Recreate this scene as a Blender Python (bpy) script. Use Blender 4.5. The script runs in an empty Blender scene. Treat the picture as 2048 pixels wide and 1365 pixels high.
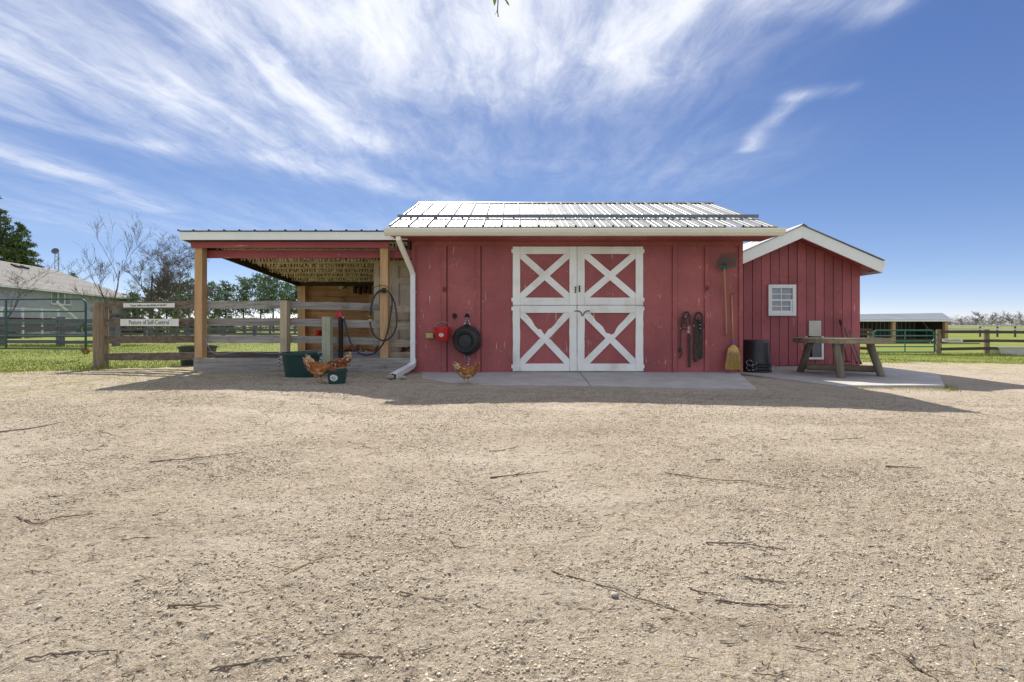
import bpy, bmesh, math, random
import numpy as np
from mathutils import Vector, Matrix, Euler

# ------------------------------------------------------------------ scene, camera, light
scene = bpy.context.scene
F, CX, HY, CH = 910.0, 1024.0, 650.0, 0.90      # focal length / centre / horizon in photo pixels, camera height
cam_d = bpy.data.cameras.new('camera'); cam = bpy.data.objects.new('camera', cam_d)
scene.collection.objects.link(cam); scene.camera = cam
cam_d.sensor_width = 36.0; cam_d.lens = 36.0 * F / 2048.0
cam_d.shift_y = (HY - 682.5) / 2048.0
cam_d.clip_start = 0.05; cam_d.clip_end = 4000
cam.location = (0, 0, CH); cam.rotation_euler = (math.radians(90), 0, 0)

SUN = Vector((-0.27, 0.953, 1.0)).normalized()
sun_el = math.asin(SUN.z); sun_az = math.atan2(SUN.x, SUN.y)
sd = bpy.data.lights.new('sun', 'SUN'); so = bpy.data.objects.new('sun', sd)
scene.collection.objects.link(so)
sd.energy = 4.8; sd.angle = math.radians(0.55); sd.color = (1.0, 0.93, 0.82)
so.rotation_euler = SUN.to_track_quat('Z', 'Y').to_euler()
so.location = (0, 0, 30)

scene.view_settings.view_transform = 'Standard'; scene.view_settings.look = 'None'
scene.view_settings.exposure = 0.75; scene.view_settings.gamma = 1.0
scene.view_settings.use_curve_mapping = False
scene.render.engine = 'CYCLES'
scene.cycles.max_bounces = 6; scene.cycles.diffuse_bounces = 4; scene.cycles.transparent_max_bounces = 12

world = bpy.data.worlds.new('World'); scene.world = world; world.use_nodes = True
world.cycles.sampling_method = "MANUAL"; world.cycles.sample_map_resolution = 512

class NT:
    """tiny helper for node trees"""
    def __init__(s, tree): s.t = tree; s.n = tree.nodes; s.l = tree.links
    def new(s, typ, **kw):
        nd = s.n.new(typ)
        for k, v in kw.items(): setattr(nd, k, v)
        return nd
    def put(s, sock, v):
        if isinstance(v, bpy.types.NodeSocket): s.l.new(v, sock)
        else: sock.default_value = v
    def math(s, op, a, b=0.0, c=None, clamp=False):
        nd = s.new('ShaderNodeMath', operation=op, use_clamp=clamp)
        s.put(nd.inputs[0], a); s.put(nd.inputs[1], b)
        if c is not None: s.put(nd.inputs[2], c)
        return nd.outputs[0]
    def vmath(s, op, a, b=None, scale=None):
        nd = s.new('ShaderNodeVectorMath', operation=op)
        s.put(nd.inputs[0], a)
        if b is not None: s.put(nd.inputs[1], b)
        if scale is not None: s.put(nd.inputs['Scale'], scale)
        return nd
    def comb(s, x, y, z):
        nd = s.new('ShaderNodeCombineXYZ'); s.put(nd.inputs[0], x); s.put(nd.inputs[1], y); s.put(nd.inputs[2], z)
        return nd.outputs[0]
    def noise(s, vec, scale, detail=5, rough=0.55, dist=0.0):
        nd = s.new('ShaderNodeTexNoise'); s.put(nd.inputs['Vector'], vec)
        nd.inputs['Scale'].default_value = scale; nd.inputs['Detail'].default_value = detail
        nd.inputs['Roughness'].default_value = rough; nd.inputs['Distortion'].default_value = dist
        return nd.outputs['Fac']
    def ramp(s, fac, a, b, lo=0.0, hi=1.0):
        nd = s.new('ShaderNodeMapRange', interpolation_type='SMOOTHSTEP'); s.put(nd.inputs[0], fac)
        for i, v in enumerate((a, b, lo, hi)): s.put(nd.inputs[1 + i], v)
        return nd.outputs[0]
    def mix(s, fac, a, b, mode='MIX'):
        nd = s.new('ShaderNodeMix', data_type='RGBA', blend_type=mode)
        s.put(nd.inputs[0], fac)
        for sock, v in ((nd.inputs[6], a), (nd.inputs[7], b)):
            s.put(sock, v if isinstance(v, bpy.types.NodeSocket) or len(v) == 4 else tuple(v) + (1.0,))
        return nd.outputs[2]

# --- sky: Nishita plus a thin layer of cirrus on a plane far above (fixed in the world by direction)
W = NT(world.node_tree)
for nd in list(W.n): W.n.remove(nd)
sky = W.new('ShaderNodeTexSky', sky_type='NISHITA', sun_disc=False)
sky.sun_elevation = sun_el; sky.sun_rotation = sun_az; sky.altitude = 1500
sky.air_density = 0.6; sky.dust_density = 0.0; sky.ozone_density = 6.0
tc = W.new('ShaderNodeTexCoord'); sx = W.new('ShaderNodeSeparateXYZ'); W.l.new(tc.outputs['Generated'], sx.inputs[0])
zz = W.math('MAXIMUM', sx.outputs[2], 0.04)
u = W.math('DIVIDE', sx.outputs[0], zz); v = W.math('DIVIDE', sx.outputs[1], zz)
uv0 = W.comb(u, v, 0.0)
wn = W.new('ShaderNodeTexNoise'); W.put(wn.inputs['Vector'], uv0); wn.inputs['Scale'].default_value = 1.3; wn.inputs['Detail'].default_value = 5
warp = W.vmath('SUBTRACT', wn.outputs['Color'], (0.5, 0.5, 0.5)).outputs[0]
uvw = W.vmath('ADD', uv0, W.vmath('SCALE', warp, scale=0.30).outputs[0]).outputs[0]
uvw2 = W.vmath('ADD', uv0, W.vmath('SCALE', warp, scale=0.16).outputs[0]).outputs[0]
def uvp(px, py): return ((px - CX) / (HY - py), F / (HY - py), 0.0)
def seg_density(a, b, w, amp):
    a = Vector(uvp(*a)); b = Vector(uvp(*b)); ba = b - a
    pa = W.vmath('SUBTRACT', uvw2, tuple(a)).outputs[0]
    h = W.math('DIVIDE', W.vmath('DOT_PRODUCT', pa, tuple(ba)).outputs['Value'], ba.length_squared, clamp=True)
    d = W.vmath('LENGTH', W.vmath('SUBTRACT', pa, W.vmath('SCALE', tuple(ba), scale=h).outputs[0]).outputs[0]).outputs['Value']
    return W.math('MULTIPLY', W.ramp(d, w * 1.7, 0.0), amp)
CLOUDS = [((420, 30), (720, 280), .19, .80), ((660, -60), (1230, -60), .46, .85), ((740, 60), (1120, 120), .40, .62),
          ((0, 225), (300, 292), .12, .42), ((300, 292), (560, 322), .20, .42), ((560, 322), (900, 402), .18, .55),
          ((-60, 280), (130, 345), .26, .62), ((130, 345), (290, 412), .22, .42), ((-200, 60), (330, 180), .55, .60),
          ((330, 180), (640, 330), .33, .42), ((1500, 298), (1585, 200), .055, .50), ((1585, 195), (1690, 180), .07, .40),
          ((1520, -10), (1760, 22), .10, .55), ((1190, 90), (1310, 165), .16, .50), ((1300, 60), (1390, -20), .12, .45),
          ((980, 318), (1095, 330), .09, .22), ((60, 425), (260, 470), .6, .14), ((-700, -200), (1250, -420), .8, .45), ((-100, 420), (950, 480), 2.0, .34), ((850, 200), (1350, 340), .9, .34), ((-100, 130), (700, 300), 1.0, .36), ((800, 60), (1250, 60), .7, .45)]
tot = None
for c in CLOUDS:
    d = seg_density(*c); tot = d if tot is None else W.math('MAXIMUM', tot, W.math('ADD', W.math('MULTIPLY', tot, .65), W.math('MULTIPLY', d, .8)))
st1 = W.noise(W.vmath('MULTIPLY', uvw, (4.6, 0.95, 1)).outputs[0], 1.0, 10, 0.64, .35)
st2 = W.noise(W.vmath('MULTIPLY', uvw, (3.2, 1.7, 1)).outputs[0], 1.9, 10, 0.68, .5)
stk = W.math('ADD', W.math('MULTIPLY', st1, .55), W.math('MULTIPLY', st2, .45))
tex = W.ramp(stk, .28, .72)
behind = W.math('MULTIPLY', W.ramp(v, 1.35, 0.7), .72)          # unseen cirrus added overhead and behind, its density set to light the walls
tot = W.math('MAXIMUM', tot, behind)
cl = W.math('MULTIPLY', tot, W.math('ADD', W.math('MULTIPLY', tex, .74), .42))
cl = W.ramp(cl, .02, .95)
cl = W.math('MULTIPLY', cl, W.ramp(sx.outputs[2], .05, .22))
cl = W.math('MULTIPLY', cl, .92)
sp_ = W.new('ShaderNodeSeparateColor'); W.l.new(sky.outputs[0], sp_.inputs[0])      # film response of the sky, the same all over
cb_ = W.new('ShaderNodeCombineColor')
for i, (g_, k_) in enumerate(((1.0, 1.12), (.85, 1.07), (.60, 1.62))):
    W.put(cb_.inputs[i], W.math('MULTIPLY', W.math('POWER', sp_.outputs[i], g_), k_))
cloudcol = (6.3, 6.45, 6.85, 1.0)
skyc = W.mix(cl, cb_.outputs[0], cloudcol)
bg = W.new('ShaderNodeBackground'); W.l.new(skyc, bg.inputs[0]); bg.inputs[1].default_value = 0.10
wo = W.new('ShaderNodeOutputWorld'); W.l.new(bg.outputs[0], wo.inputs[0])

# ------------------------------------------------------------------ helpers
R = random.Random(7)
COL = scene.collection
ORG = {}
def at(px, py, Y): return Vector(((px - CX) * Y / F, Y, CH - (py - HY) * Y / F))

# terrain heights (metres) at a few known spots, blended smoothly
CTRL = np.array([(-1.5, 5.5, -.085), (5.6, 5.5, -.155), (-5.4, 5.9, .05), (-3.8, 6.0, .05), (-2.3, 6.15, .035), (0, 1, -.12), (-4, 1.5, -.03), (4, 1.5, -.15), (-3, 8.6, .0),
    (-5.8, 8.4, .04), (0, 8.6, -.005), (2, 8.5, -.01), (4.2, 8.4, -.03), (0, 6.7, -.045), (3.5, 6.7, -.07), (-8.5, 9.4, .0), (-12, 11.5, .0), (5.3, 9.8, -.19), (4.75, 9.4, -.17), (5.1, 8.2, -.17), (4.6, 10.6, -.19), (6, 7.3, -.18),
    (8, 7.5, -.21), (9.6, 8.2, -.25), (8.5, 11, -.2), (9.65, 11.5, -.25), (12, 14, -.35), (16, 20, -.58), (22, 24, -.70), (28, 24, -.70), (36, 43, -.82),
    (44, 43, -.82), (30, 60, -.7), (55, 60, -.6), (-4, 13, .03), (0, 13, .0), (-8, 21, -.04), (-20, 21, -.09), (-25, 38, -.05), (-10, 38, -.02),
    (-50, 46, -.5), (-60, 65, -.6), (-40, 90, -.2), (0, 120, .0), (80, 150, -.3), (-120, 150, -.3), (12, 3, -.25), (-9, 4, .05), (18, 10, -.4)])
def gz(x, y):
    x = np.asarray(x, float); y = np.asarray(y, float)
    num = np.zeros(np.broadcast(x, y).shape); den = num.copy()
    for cx, cy, cz in CTRL:
        d2 = (x - cx) ** 2 + (y - cy) ** 2
        w = 1.0 / (d2 + 0.35) ** 1.6
        num = num + w * cz; den = den + w
    return num / den
def G(px, py, dz=0.0):
    """ground point seen at a photo pixel"""
    Y = 8.0
    for _ in range(25):
        z = float(gz((px - CX) * Y / F, Y)); Y = 0.5 * Y + 0.5 * min(400.0, (CH - z) * F / max(2.0, py - HY))
    x = (px - CX) * Y / F
    return Vector((x, Y, float(gz(x, Y)) + dz))

def hash2(ix, iy, seed):
    n = (ix.astype(np.int64) * 374761393 + iy.astype(np.int64) * 668265263 + seed * 974634777) & 0x7fffffff
    n = ((n ^ (n >> 13)) * 1274126177) & 0x7fffffff
    return ((n ^ (n >> 16)) & 0xffff) / 65535.0
def vn(x, y, s, seed=0):
    x = np.asarray(x, float) * s; y = np.asarray(y, float) * s
    ix = np.floor(x); iy = np.floor(y); fx = x - ix; fy = y - iy
    fx = fx * fx * (3 - 2 * fx); fy = fy * fy * (3 - 2 * fy)
    a = hash2(ix, iy, seed); b = hash2(ix + 1, iy, seed); c = hash2(ix, iy + 1, seed); d = hash2(ix + 1, iy + 1, seed)
    return (a + (b - a) * fx) * (1 - fy) + (c + (d - c) * fx) * fy

def link(o, parent=None):
    COL.objects.link(o)
    if parent is not None: o.parent = parent; ORG[o.name] = ORG[parent.name]
    return o
def tag(o, label=None, cat=None, group=None, kind=None):
    if label: o['label'] = label
    if cat: o['category'] = cat
    if group: o['group'] = group
    if kind: o['kind'] = kind
    return o
def thing(name, label, cat, loc=(0, 0, 0), group=None, rz=0.0):
    o = bpy.data.objects.new(name, None); o.empty_display_size = .1
    o.location = loc; o.rotation_euler = (0, 0, rz); COL.objects.link(o)
    ORG[o.name] = Vector(loc)
    return tag(o, label, cat, group)
def fast_mesh(name, V, T, k=3, smooth=False):
    V = np.asarray(V, np.float32).reshape(-1, 3); T = np.asarray(T, np.int32).reshape(-1, k)
    me = bpy.data.meshes.new(name)
    me.vertices.add(len(V)); me.vertices.foreach_set('co', V.ravel())
    me.loops.add(T.size); me.loops.foreach_set('vertex_index', T.ravel())
    me.polygons.add(len(T)); me.polygons.foreach_set('loop_start', np.arange(0, T.size, k, dtype=np.int32))
    me.polygons.foreach_set('loop_total', np.full(len(T), k, np.int32))
    if smooth: me.polygons.foreach_set('use_smooth', np.ones(len(T), bool))
    me.update(calc_edges=True); me.validate()
    return me
def catmull(pts, n=6):
    P = [Vector(p) for p in pts]; out = []
    for i in range(len(P) - 1):
        p0 = P[max(i - 1, 0)]; p1 = P[i]; p2 = P[i + 1]; p3 = P[min(i + 2, len(P) - 1)]
        for k in range(n):
            t = k / n
            out.append(0.5 * ((2 * p1) + (p2 - p0) * t + (2 * p0 - 5 * p1 + 4 * p2 - p3) * t * t + (3 * p1 - p0 - 3 * p2 + p3) * t ** 3))
    out.append(P[-1]); return out

class MB:
    def __init__(s): s.v = []; s.f = []; s.m = []
    def add(s, vs, fs, mi=0):
        o = len(s.v); s.v += [tuple(p) for p in vs]; s.f += [tuple(i + o for i in f) for f in fs]; s.m += [mi] * len(fs); return s
    def box(s, x0, x1, y0, y1, z0, z1, mi=0):
        return s.add([(x, y, z) for x in (x0, x1) for y in (y0, y1) for z in (z0, z1)],
                     [(0, 1, 3, 2), (4, 6, 7, 5), (0, 4, 5, 1), (2, 3, 7, 6), (0, 2, 6, 4), (1, 5, 7, 3)], mi)
    def plank(s, p0, p1, w, t, n=(0, -1, 0), seg=5, jit=.003, rr=None, chew=0.0, mi=0):
        """board from p0 to p1 (centre line), width w across, thickness t along n, edges a little uneven"""
        rr = rr or R; p0 = Vector(p0); p1 = Vector(p1); a = (p1 - p0).normalized(); n = Vector(n); n = (n - a * n.dot(a)).normalized()
        sd_ = n.cross(a); vs = []; fs = []
        for i in range(seg + 1):
            c = p0.lerp(p1, i / seg)
            e0 = rr.uniform(-jit, jit); e1 = rr.uniform(-jit, jit); o = rr.uniform(-jit, jit) * .5
            if chew and 0 < i < seg: e1 -= chew * rr.random() * math.sin(math.pi * i / seg)
            for (q, k) in ((-w / 2 + e0, -t / 2), (w / 2 + e1, -t / 2), (w / 2 + e1, t / 2), (-w / 2 + e0, t / 2)):
                vs.append(c + sd_ * q + n * (k + o))
        for i in range(seg):
            b = i * 4
            for k in range(4): fs.append((b + k, b + (k + 1) % 4, b + 4 + (k + 1) % 4, b + 4 + k))
        fs.append((3, 2, 1, 0)); e = seg * 4; fs.append((e, e + 1, e + 2, e + 3))
        return s.add(vs, fs, mi)
    def tube(s, pts, r, seg=8, mi=0, cap=True, squash=1.0):
        P = [Vector(p) for p in pts]; rs = r if isinstance(r, (list, tuple)) else [r] * len(P); vs = []; fs = []
        ref = Vector((0, 0, 1)); d0 = (P[1] - P[0]).normalized()
        if abs(d0.z) > .9: ref = Vector((1, 0, 0))
        nrm = (ref - d0 * ref.dot(d0)).normalized()
        for i, p in enumerate(P):
            d = (P[min(i + 1, len(P) - 1)] - P[max(i - 1, 0)]).normalized()
            nn = nrm - d * nrm.dot(d)
            if nn.length < 1e-5: nn = d.orthogonal()
            nrm = nn.normalized(); b = d.cross(nrm)
            for k in range(seg):
                a = 2 * math.pi * k / seg; vs.append(p + (nrm * math.cos(a) + b * math.sin(a) * squash) * rs[i])
        for i in range(len(P) - 1):
            for k in range(seg): fs.append((i * seg + k, i * seg + (k + 1) % seg, (i + 1) * seg + (k + 1) % seg, (i + 1) * seg + k))
        if cap: fs.append(tuple(range(seg - 1, -1, -1))); e = (len(P) - 1) * seg; fs.append(tuple(range(e, e + seg)))
        return s.add(vs, fs, mi)
    def lathe(s, prof, c=(0, 0, 0), seg=28, axis=(0, 0, 1), mi=0, jit=0.0):
        ax = Vector(axis).normalized(); e1 = ax.orthogonal().normalized(); e2 = ax.cross(e1); c = Vector(c); vs = []; fs = []
        for (r, h) in prof:
            for k in range(seg):
                a = 2 * math.pi * k / seg; q = r * (1 + (R.uniform(-jit, jit) if jit else 0))
                vs.append(c + ax * h + (e1 * math.cos(a) + e2 * math.sin(a)) * q)
        for i in range(len(prof) - 1):
            for k in range(seg): fs.append((i * seg + k, i * seg + (k + 1) % seg, (i + 1) * seg + (k + 1) % seg, (i + 1) * seg + k))
        fs.append(tuple(range(seg - 1, -1, -1))); e = (len(prof) - 1) * seg; fs.append(tuple(range(e, e + seg)))
        return s.add(vs, fs, mi)
    def prism(s, poly, ext, mi=0):
        """polygon of 3-D points extruded by the vector ext"""
        n = len(poly); e = Vector(ext); P = [Vector(p) for p in poly]
        fs = [tuple(range(n)), tuple(range(2 * n - 1, n - 1, -1))] + [(i, (i + 1) % n + 0, (i + 1) % n + n, i + n) for i in range(n)]
        return s.add(P + [p + e for p in P], fs, mi)
    def build(s, name, mats, parent=None, smooth=False, loc=None, bevel=0.0):
        o0 = ORG[parent.name] if parent is not None else Vector(loc if loc is not None else (0, 0, 0))
        me = bpy.data.meshes.new(name); me.from_pydata([tuple(Vector(p) - o0) for p in s.v], [], s.f)
        mats = mats if isinstance(mats, (list, tuple)) else [mats]
        for m in mats: me.materials.append(m)
        if len(mats) > 1: me.polygons.foreach_set('material_index', s.m)
        if smooth: me.polygons.foreach_set('use_smooth', [True] * len(me.polygons))
        bm = bmesh.new(); bm.from_mesh(me); bmesh.ops.recalc_face_normals(bm, faces=bm.faces); bm.to_mesh(me); bm.free()
        if smooth == 'auto':
            try: me.set_sharp_from_angle(angle=math.radians(40))
            except Exception: pass
        ob = bpy.data.objects.new(name, me)
        if parent is None: ob.location = o0
        link(ob, parent)
        if parent is None: ORG[ob.name] = o0
        if bevel:
            b = ob.modifiers.new('edge', 'BEVEL'); b.width = bevel; b.segments = 1; b.limit_method = 'ANGLE'
        return ob
def boxpart(name, m, parent, x0, x1, y0, y1, z0, z1, bevel=0.0):
    return MB().box(x0, x1, y0, y1, z0, z1).build(name, m, parent, bevel=bevel)
def plank(name, m, parent, p0, p1, w, t, n=(0, -1, 0), seg=6, jit=.003, chew=0.0):
    return MB().plank(p0, p1, w, t, n, seg, jit, chew=chew).build(name, m, parent)
def text_on(s, size, m, parent, centre, right=(1, 0, 0), up=(0, 0, 1), xs=1.0, name='lettering'):
    cu = bpy.data.curves.new('lettering', 'FONT'); cu.body = s; cu.size = size; cu.align_x = 'CENTER'; cu.align_y = 'CENTER'
    cu.resolution_u = 3; cu.extrude = 0.0012; cu.offset = 0.0
    t = bpy.data.objects.new('tmp_text', cu); COL.objects.link(t)
    dg = bpy.context.evaluated_depsgraph_get(); me = bpy.data.meshes.new_from_object(t.evaluated_get(dg))
    bpy.data.objects.remove(t); bpy.data.curves.remove(cu)
    rv = Vector(right).normalized(); uv_ = Vector(up).normalized(); nv = rv.cross(uv_); o0 = ORG[parent.name]; c = Vector(centre)
    for vx in me.vertices:
        q = vx.co.copy(); vx.co = c + rv * q.x * xs + uv_ * q.y + nv * q.z - o0
    me.materials.clear(); me.materials.append(m)
    return link(bpy.data.objects.new(name, me), parent)

# ------------------------------------------------------------------ materials
def base_mat(name, rough=.8, metallic=0.0, spec=.35):
    m = bpy.data.materials.new(name); m.use_nodes = True; N = NT(m.node_tree)
    b = N.n['Principled BSDF']; b.inputs['Roughness'].default_value = rough; b.inputs['Metallic'].default_value = metallic
    b.inputs['Specular IOR Level'].default_value = spec
    co = N.new('ShaderNodeTexCoord').outputs['Object']
    return m, N, b, co
def vary(N, col, rand, island=False):
    if not rand: return col
    if island: r = N.new('ShaderNodeNewGeometry').outputs['Random Per Island']
    else: r = N.new('ShaderNodeObjectInfo').outputs['Random']
    k = N.math('ADD', N.math('MULTIPLY', r, 2 * rand), 1 - rand)
    return N.vmath('SCALE', col, scale=k).outputs[0]
def add_bump(N, b, h, strength, dist):
    bn = N.new('ShaderNodeBump'); bn.inputs['Strength'].default_value = strength; bn.inputs['Distance'].default_value = dist
    N.put(bn.inputs['Height'], h); N.l.new(bn.outputs[0], b.inputs['Normal'])
def mat_simple(name, c1, c2=None, scale=6.0, rough=.8, metallic=0.0, bump=0.0, bscale=40., rand=0.0, island=False, spec=.35):
    m, N, b, co = base_mat(name, rough, metallic, spec)
    c2 = c2 or tuple(x * .75 for x in c1)
    col = N.mix(N.ramp(N.noise(co, scale, 6), .3, .7), c1, c2)
    N.put(b.inputs['Base Color'], vary(N, col, rand, island))
    if bump: add_bump(N, b, N.noise(co, bscale, 4), bump, .01)
    return m
def mat_wood(name, c1, c2, axis='X', rough=.85, dark=(.05, .04, .03), stain=.35, rand=.15, gscale=1.0, bump=.35):
    m, N, b, co = base_mat(name, rough)
    sc = {'X': (1.2, 26, 26), 'Y': (26, 1.2, 26), 'Z': (26, 26, 1.2)}[axis]
    rnd = N.new('ShaderNodeObjectInfo').outputs['Random']
    cj = N.vmath('ADD', co, N.comb(N.math('MULTIPLY', rnd, 13.), N.math('MULTIPLY', rnd, 7.), N.math('MULTIPLY', rnd, 19.))).outputs[0]
    cv = N.vmath('MULTIPLY', cj, tuple(s_ * gscale for s_ in sc)).outputs[0]
    g = N.noise(cv, 1.0, 7, .65, .6)
    blot = N.noise(cj, 3.0, 5)
    col = N.mix(N.ramp(g, .32, .68), c1, c2)
    col = N.mix(N.math('MULTIPLY', N.ramp(blot, .52, .75), stain), col, dark)
    fine = N.noise(N.vmath('SCALE', cv, scale=3.2).outputs[0], 1.0, 3)
    col = N.mix(N.math('MULTIPLY', N.ramp(fine, .58, .72), .45), col, tuple(x * .45 for x in c2))
    N.put(b.inputs['Base Color'], vary(N, col, rand))
    if bump: add_bump(N, b, g, bump, .004)
    return m
def mat_paint(name, c1, c2, streak=(.62, .50, .47), amount=1.0, rough=.55, axis='Z', rand=.05, grain=.25):
    m, N, b, co = base_mat(name, rough, 0, .3)
    big = N.noise(co, 1.1, 7, .65); col = N.mix(N.ramp(big, .3, .72), c1, tuple(x * .86 for x in c2))
    fade = N.noise(co, 4.5, 6, .65); col = N.mix(N.math('MULTIPLY', N.ramp(fade, .54, .74), .35), col, tuple(min(1, x * 1.15 + .05) for x in c1))
    st = {'Z': (34, 34, 3.2), 'X': (3.2, 34, 34)}[axis]
    cv = N.vmath('MULTIPLY', co, st).outputs[0]
    g = N.noise(N.vmath('MULTIPLY', co, tuple(q * 1.6 for q in st)).outputs[0], 1.0, 5, .6)
    col = N.mix(N.math('MULTIPLY', N.ramp(g, .45, .7), grain), col, tuple(x * .62 for x in c1))
    s1 = N.ramp(N.noise(cv, 1.0, 3, .5), .655, .69); s2 = N.ramp(N.noise(co, 1.9, 3), .49, .60)
    dots = N.ramp(N.noise(co, 26, 2, .5), .70, .73)
    k = N.math('MULTIPLY', N.math('MAXIMUM', N.math('MULTIPLY', s1, s2), N.math('MULTIPLY', dots, s2)), .8 * amount, clamp=True)
    col = N.mix(k, col, streak)
    N.put(b.inputs['Base Color'], vary(N, col, rand))
    add_bump(N, b, g, .18, .003)
    return m
def mat_white(name, c=(.80, .79, .74), dirt=(.42, .36, .27), amount=.5, rough=.5):
    m, N, b, co = base_mat(name, rough, 0, .35)
    n1 = N.noise(co, 2.2, 6); n2 = N.noise(N.vmath('MULTIPLY', co, (30, 30, 30)).outputs[0], 1.0, 4)
    col = N.mix(N.math('MULTIPLY', N.ramp(n1, .45, .8), amount), c, dirt)
    col = N.mix(N.math('MULTIPLY', N.ramp(n2, .66, .74), amount * .8), col, dirt)
    N.put(b.inputs['Base Color'], vary(N, col, .04)); add_bump(N, b, n2, .1, .002)
    return m

M = {}
M['red'] = mat_paint('red_barn_paint', (.42, .120, .118), (.33, .090, .092), amount=1.3)
M['red_x'] = mat_paint('red_beam_paint', (.46, .105, .125), (.38, .088, .105), axis='X', amount=1.2)
M['red_shed'] = mat_paint('red_board_paint', (.42, .116, .124), (.31, .082, .092), amount=.8, rand=.13, grain=.5)
M['red_plain'] = mat_simple('red_trim_paint', (.38, .09, .09), (.32, .075, .078), 3, .55)
M['white'] = mat_white('white_paint')
M['white_dirty'] = mat_white('worn_white_paint', (.88, .87, .82), (.45, .38, .28), .5)
M['fascia'] = mat_white('white_fascia_metal', (.86, .86, .84), (.7, .67, .6), .25, .4)
M['cream'] = mat_white('cream_gutter', (.84, .80, .70), (.66, .6, .48), .3, .4)
M['downspout'] = mat_white('white_downspout', (.74, .75, .76), (.55, .52, .45), .2, .35)
M['fir'] = mat_wood('fir_post', (.60, .39, .205), (.47, .28, .13), 'Z', stain=.15)
M['tan_post'] = mat_wood('weathered_tan_post', (.50, .40, .28), (.38, .30, .20), 'Z', stain=.2)
M['green_post'] = mat_wood('treated_post', (.46, .48, .34), (.36, .38, .26), 'Z', stain=.15)
M['grey_wood'] = mat_wood('grey_weathered_board', (.40, .37, .335), (.22, .20, .18), 'X', stain=.5)
M['sun_tinted_rail'] = mat_wood('sun_tinted_board', (.50, .42, .31), (.33, .27, .195), 'X', stain=.4)  # paler, warmer wood for the end rails: sunlight put into the colour
M['brown_rail'] = mat_wood('brown_weathered_board', (.20, .155, .112), (.085, .066, .048), 'X', stain=.8)
M['old_post'] = mat_wood('old_round_post', (.30, .235, .16), (.17, .125, .08), 'Z', stain=.5)
M['back_board'] = mat_wood('brown_shelter_board', (.54, .31, .145), (.38, .20, .085), 'X', stain=.55)
M['dark_wood'] = mat_wood('dark_rafter', (.085, .055, .035), (.05, .032, .02), 'Y')
M['slat'] = mat_simple('pale_lath', (.80, .68, .52), (.62, .50, .35), 9, .9, rand=.3, island=True)
M['log'] = mat_wood('log_table_leg', (.27, .235, .175), (.19, .16, .115), 'Z', stain=.3)
M['log_top'] = mat_wood('log_table_top', (.36, .31, .21), (.22, .18, .11), 'X', stain=.5)
M['log_x'] = mat_wood('log_stretcher', (.24, .19, .13), (.16, .125, .085), 'X', stain=.4)
M['far_fence'] = mat_wood('far_grey_board', (.155, .155, .165), (.10, .10, .11), 'X', stain=.2)
M['far_post'] = mat_wood('far_grey_post', (.17, .17, .18), (.11, .11, .12), 'Z', stain=.2)
M['pale_fence'] = mat_wood('pale_board', (.80, .78, .74), (.66, .64, .60), 'X', stain=.05)  # one pale tone for all the far rails
M['dark_rail'] = mat_wood('dark_board', (.10, .085, .07), (.065, .055, .045), 'X', stain=.3)
M['roof'] = mat_simple('galvalume_roof', (.27, .285, .30), (.20, .21, .225), 2.5, .52, .45, rand=.04)
M['roof_trim'] = mat_simple('grey_steel_trim', (.20, .215, .235), (.17, .18, .20), 4, .45, .5)
M['far_roof'] = mat_simple('grey_shed_roof', (.22, .245, .28), (.18, .20, .225), .6, .5, .2)
M['concrete'] = mat_simple('concrete', (.44, .425, .40), (.35, .34, .32), 2.4, .9, bump=.25, bscale=120)
M['stone'] = mat_simple('field_stone', (.40, .36, .30), (.26, .235, .20), 7, .9, bump=.4, rand=.15)
M['black'] = mat_simple('black_rubber', (.020, .021, .023), (.034, .035, .037), 5, .55, bump=.1, spec=.5)
M['blackp'] = mat_simple('black_plastic', (.020, .021, .024), (.028, .029, .032), 4, .38, spec=.5)
M['leather'] = mat_simple('dark_leather', (.030, .024, .020), (.055, .045, .038), 14, .6)
M['green_tub'] = mat_simple('dark_green_plastic', (.012, .052, .047), (.018, .065, .058), 3, .42, spec=.5)
M['trough'] = mat_simple('grey_green_plastic', (.045, .058, .052), (.06, .07, .06), 3, .5)
M['red_plastic'] = mat_simple('red_plastic', (.56, .018, .018), (.45, .014, .014), 3, .35, spec=.5)
M['red_iron'] = mat_simple('red_enamel', (.55, .04, .05), (.42, .03, .04), 5, .4, spec=.5)
M['badge'] = mat_simple('white_sticker', (.72, .72, .70), (.62, .62, .60), 20, .5)
M['badge_ink'] = mat_simple('grey_ink', (.16, .17, .16), None, 20, .6)
M['gate_dark'] = mat_simple('dark_green_gate_paint', (.010, .058, .045), (.014, .072, .056), 2, .4, spec=.5)
M['gate_teal'] = mat_simple('teal_gate_paint', (.018, .16, .125), (.02, .13, .105), 2, .4, spec=.5)
M['steel'] = mat_simple('galvanised_steel', (.42, .42, .42), (.30, .30, .30), 8, .4, .9)
M['iron'] = mat_simple('black_iron', (.025, .024, .024), (.05, .035, .03), 15, .6, .4)
M['brass'] = mat_simple('yellow_brass_fitting', (.70, .47, .06), (.55, .34, .04), 10, .4, .3)
M['beige'] = mat_simple('beige_box', (.52, .43, .20), (.46, .38, .17), 6, .5)
M['handle'] = mat_wood('ash_handle', (.50, .30, .14), (.40, .22, .095), 'Z', stain=.05, rough=.5, bump=.05)
M['grey_handle'] = mat_wood('grey_handle', (.26, .20, .16), (.19, .14, .11), 'Z', stain=.1)
M['red_handle'] = mat_simple('red_handle', (.25, .045, .04), None, 8, .6)
M['straw'] = mat_simple('broom_corn', (.56, .38, .13), (.42, .27, .085), 30, .9, rand=.25, island=True)
M['purple'] = mat_simple('purple_tape', (.20, .11, .42), None, 8, .5)
M['fork_green'] = mat_simple('green_fork_plastic', (.015, .11, .075), None, 8, .45)
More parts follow.
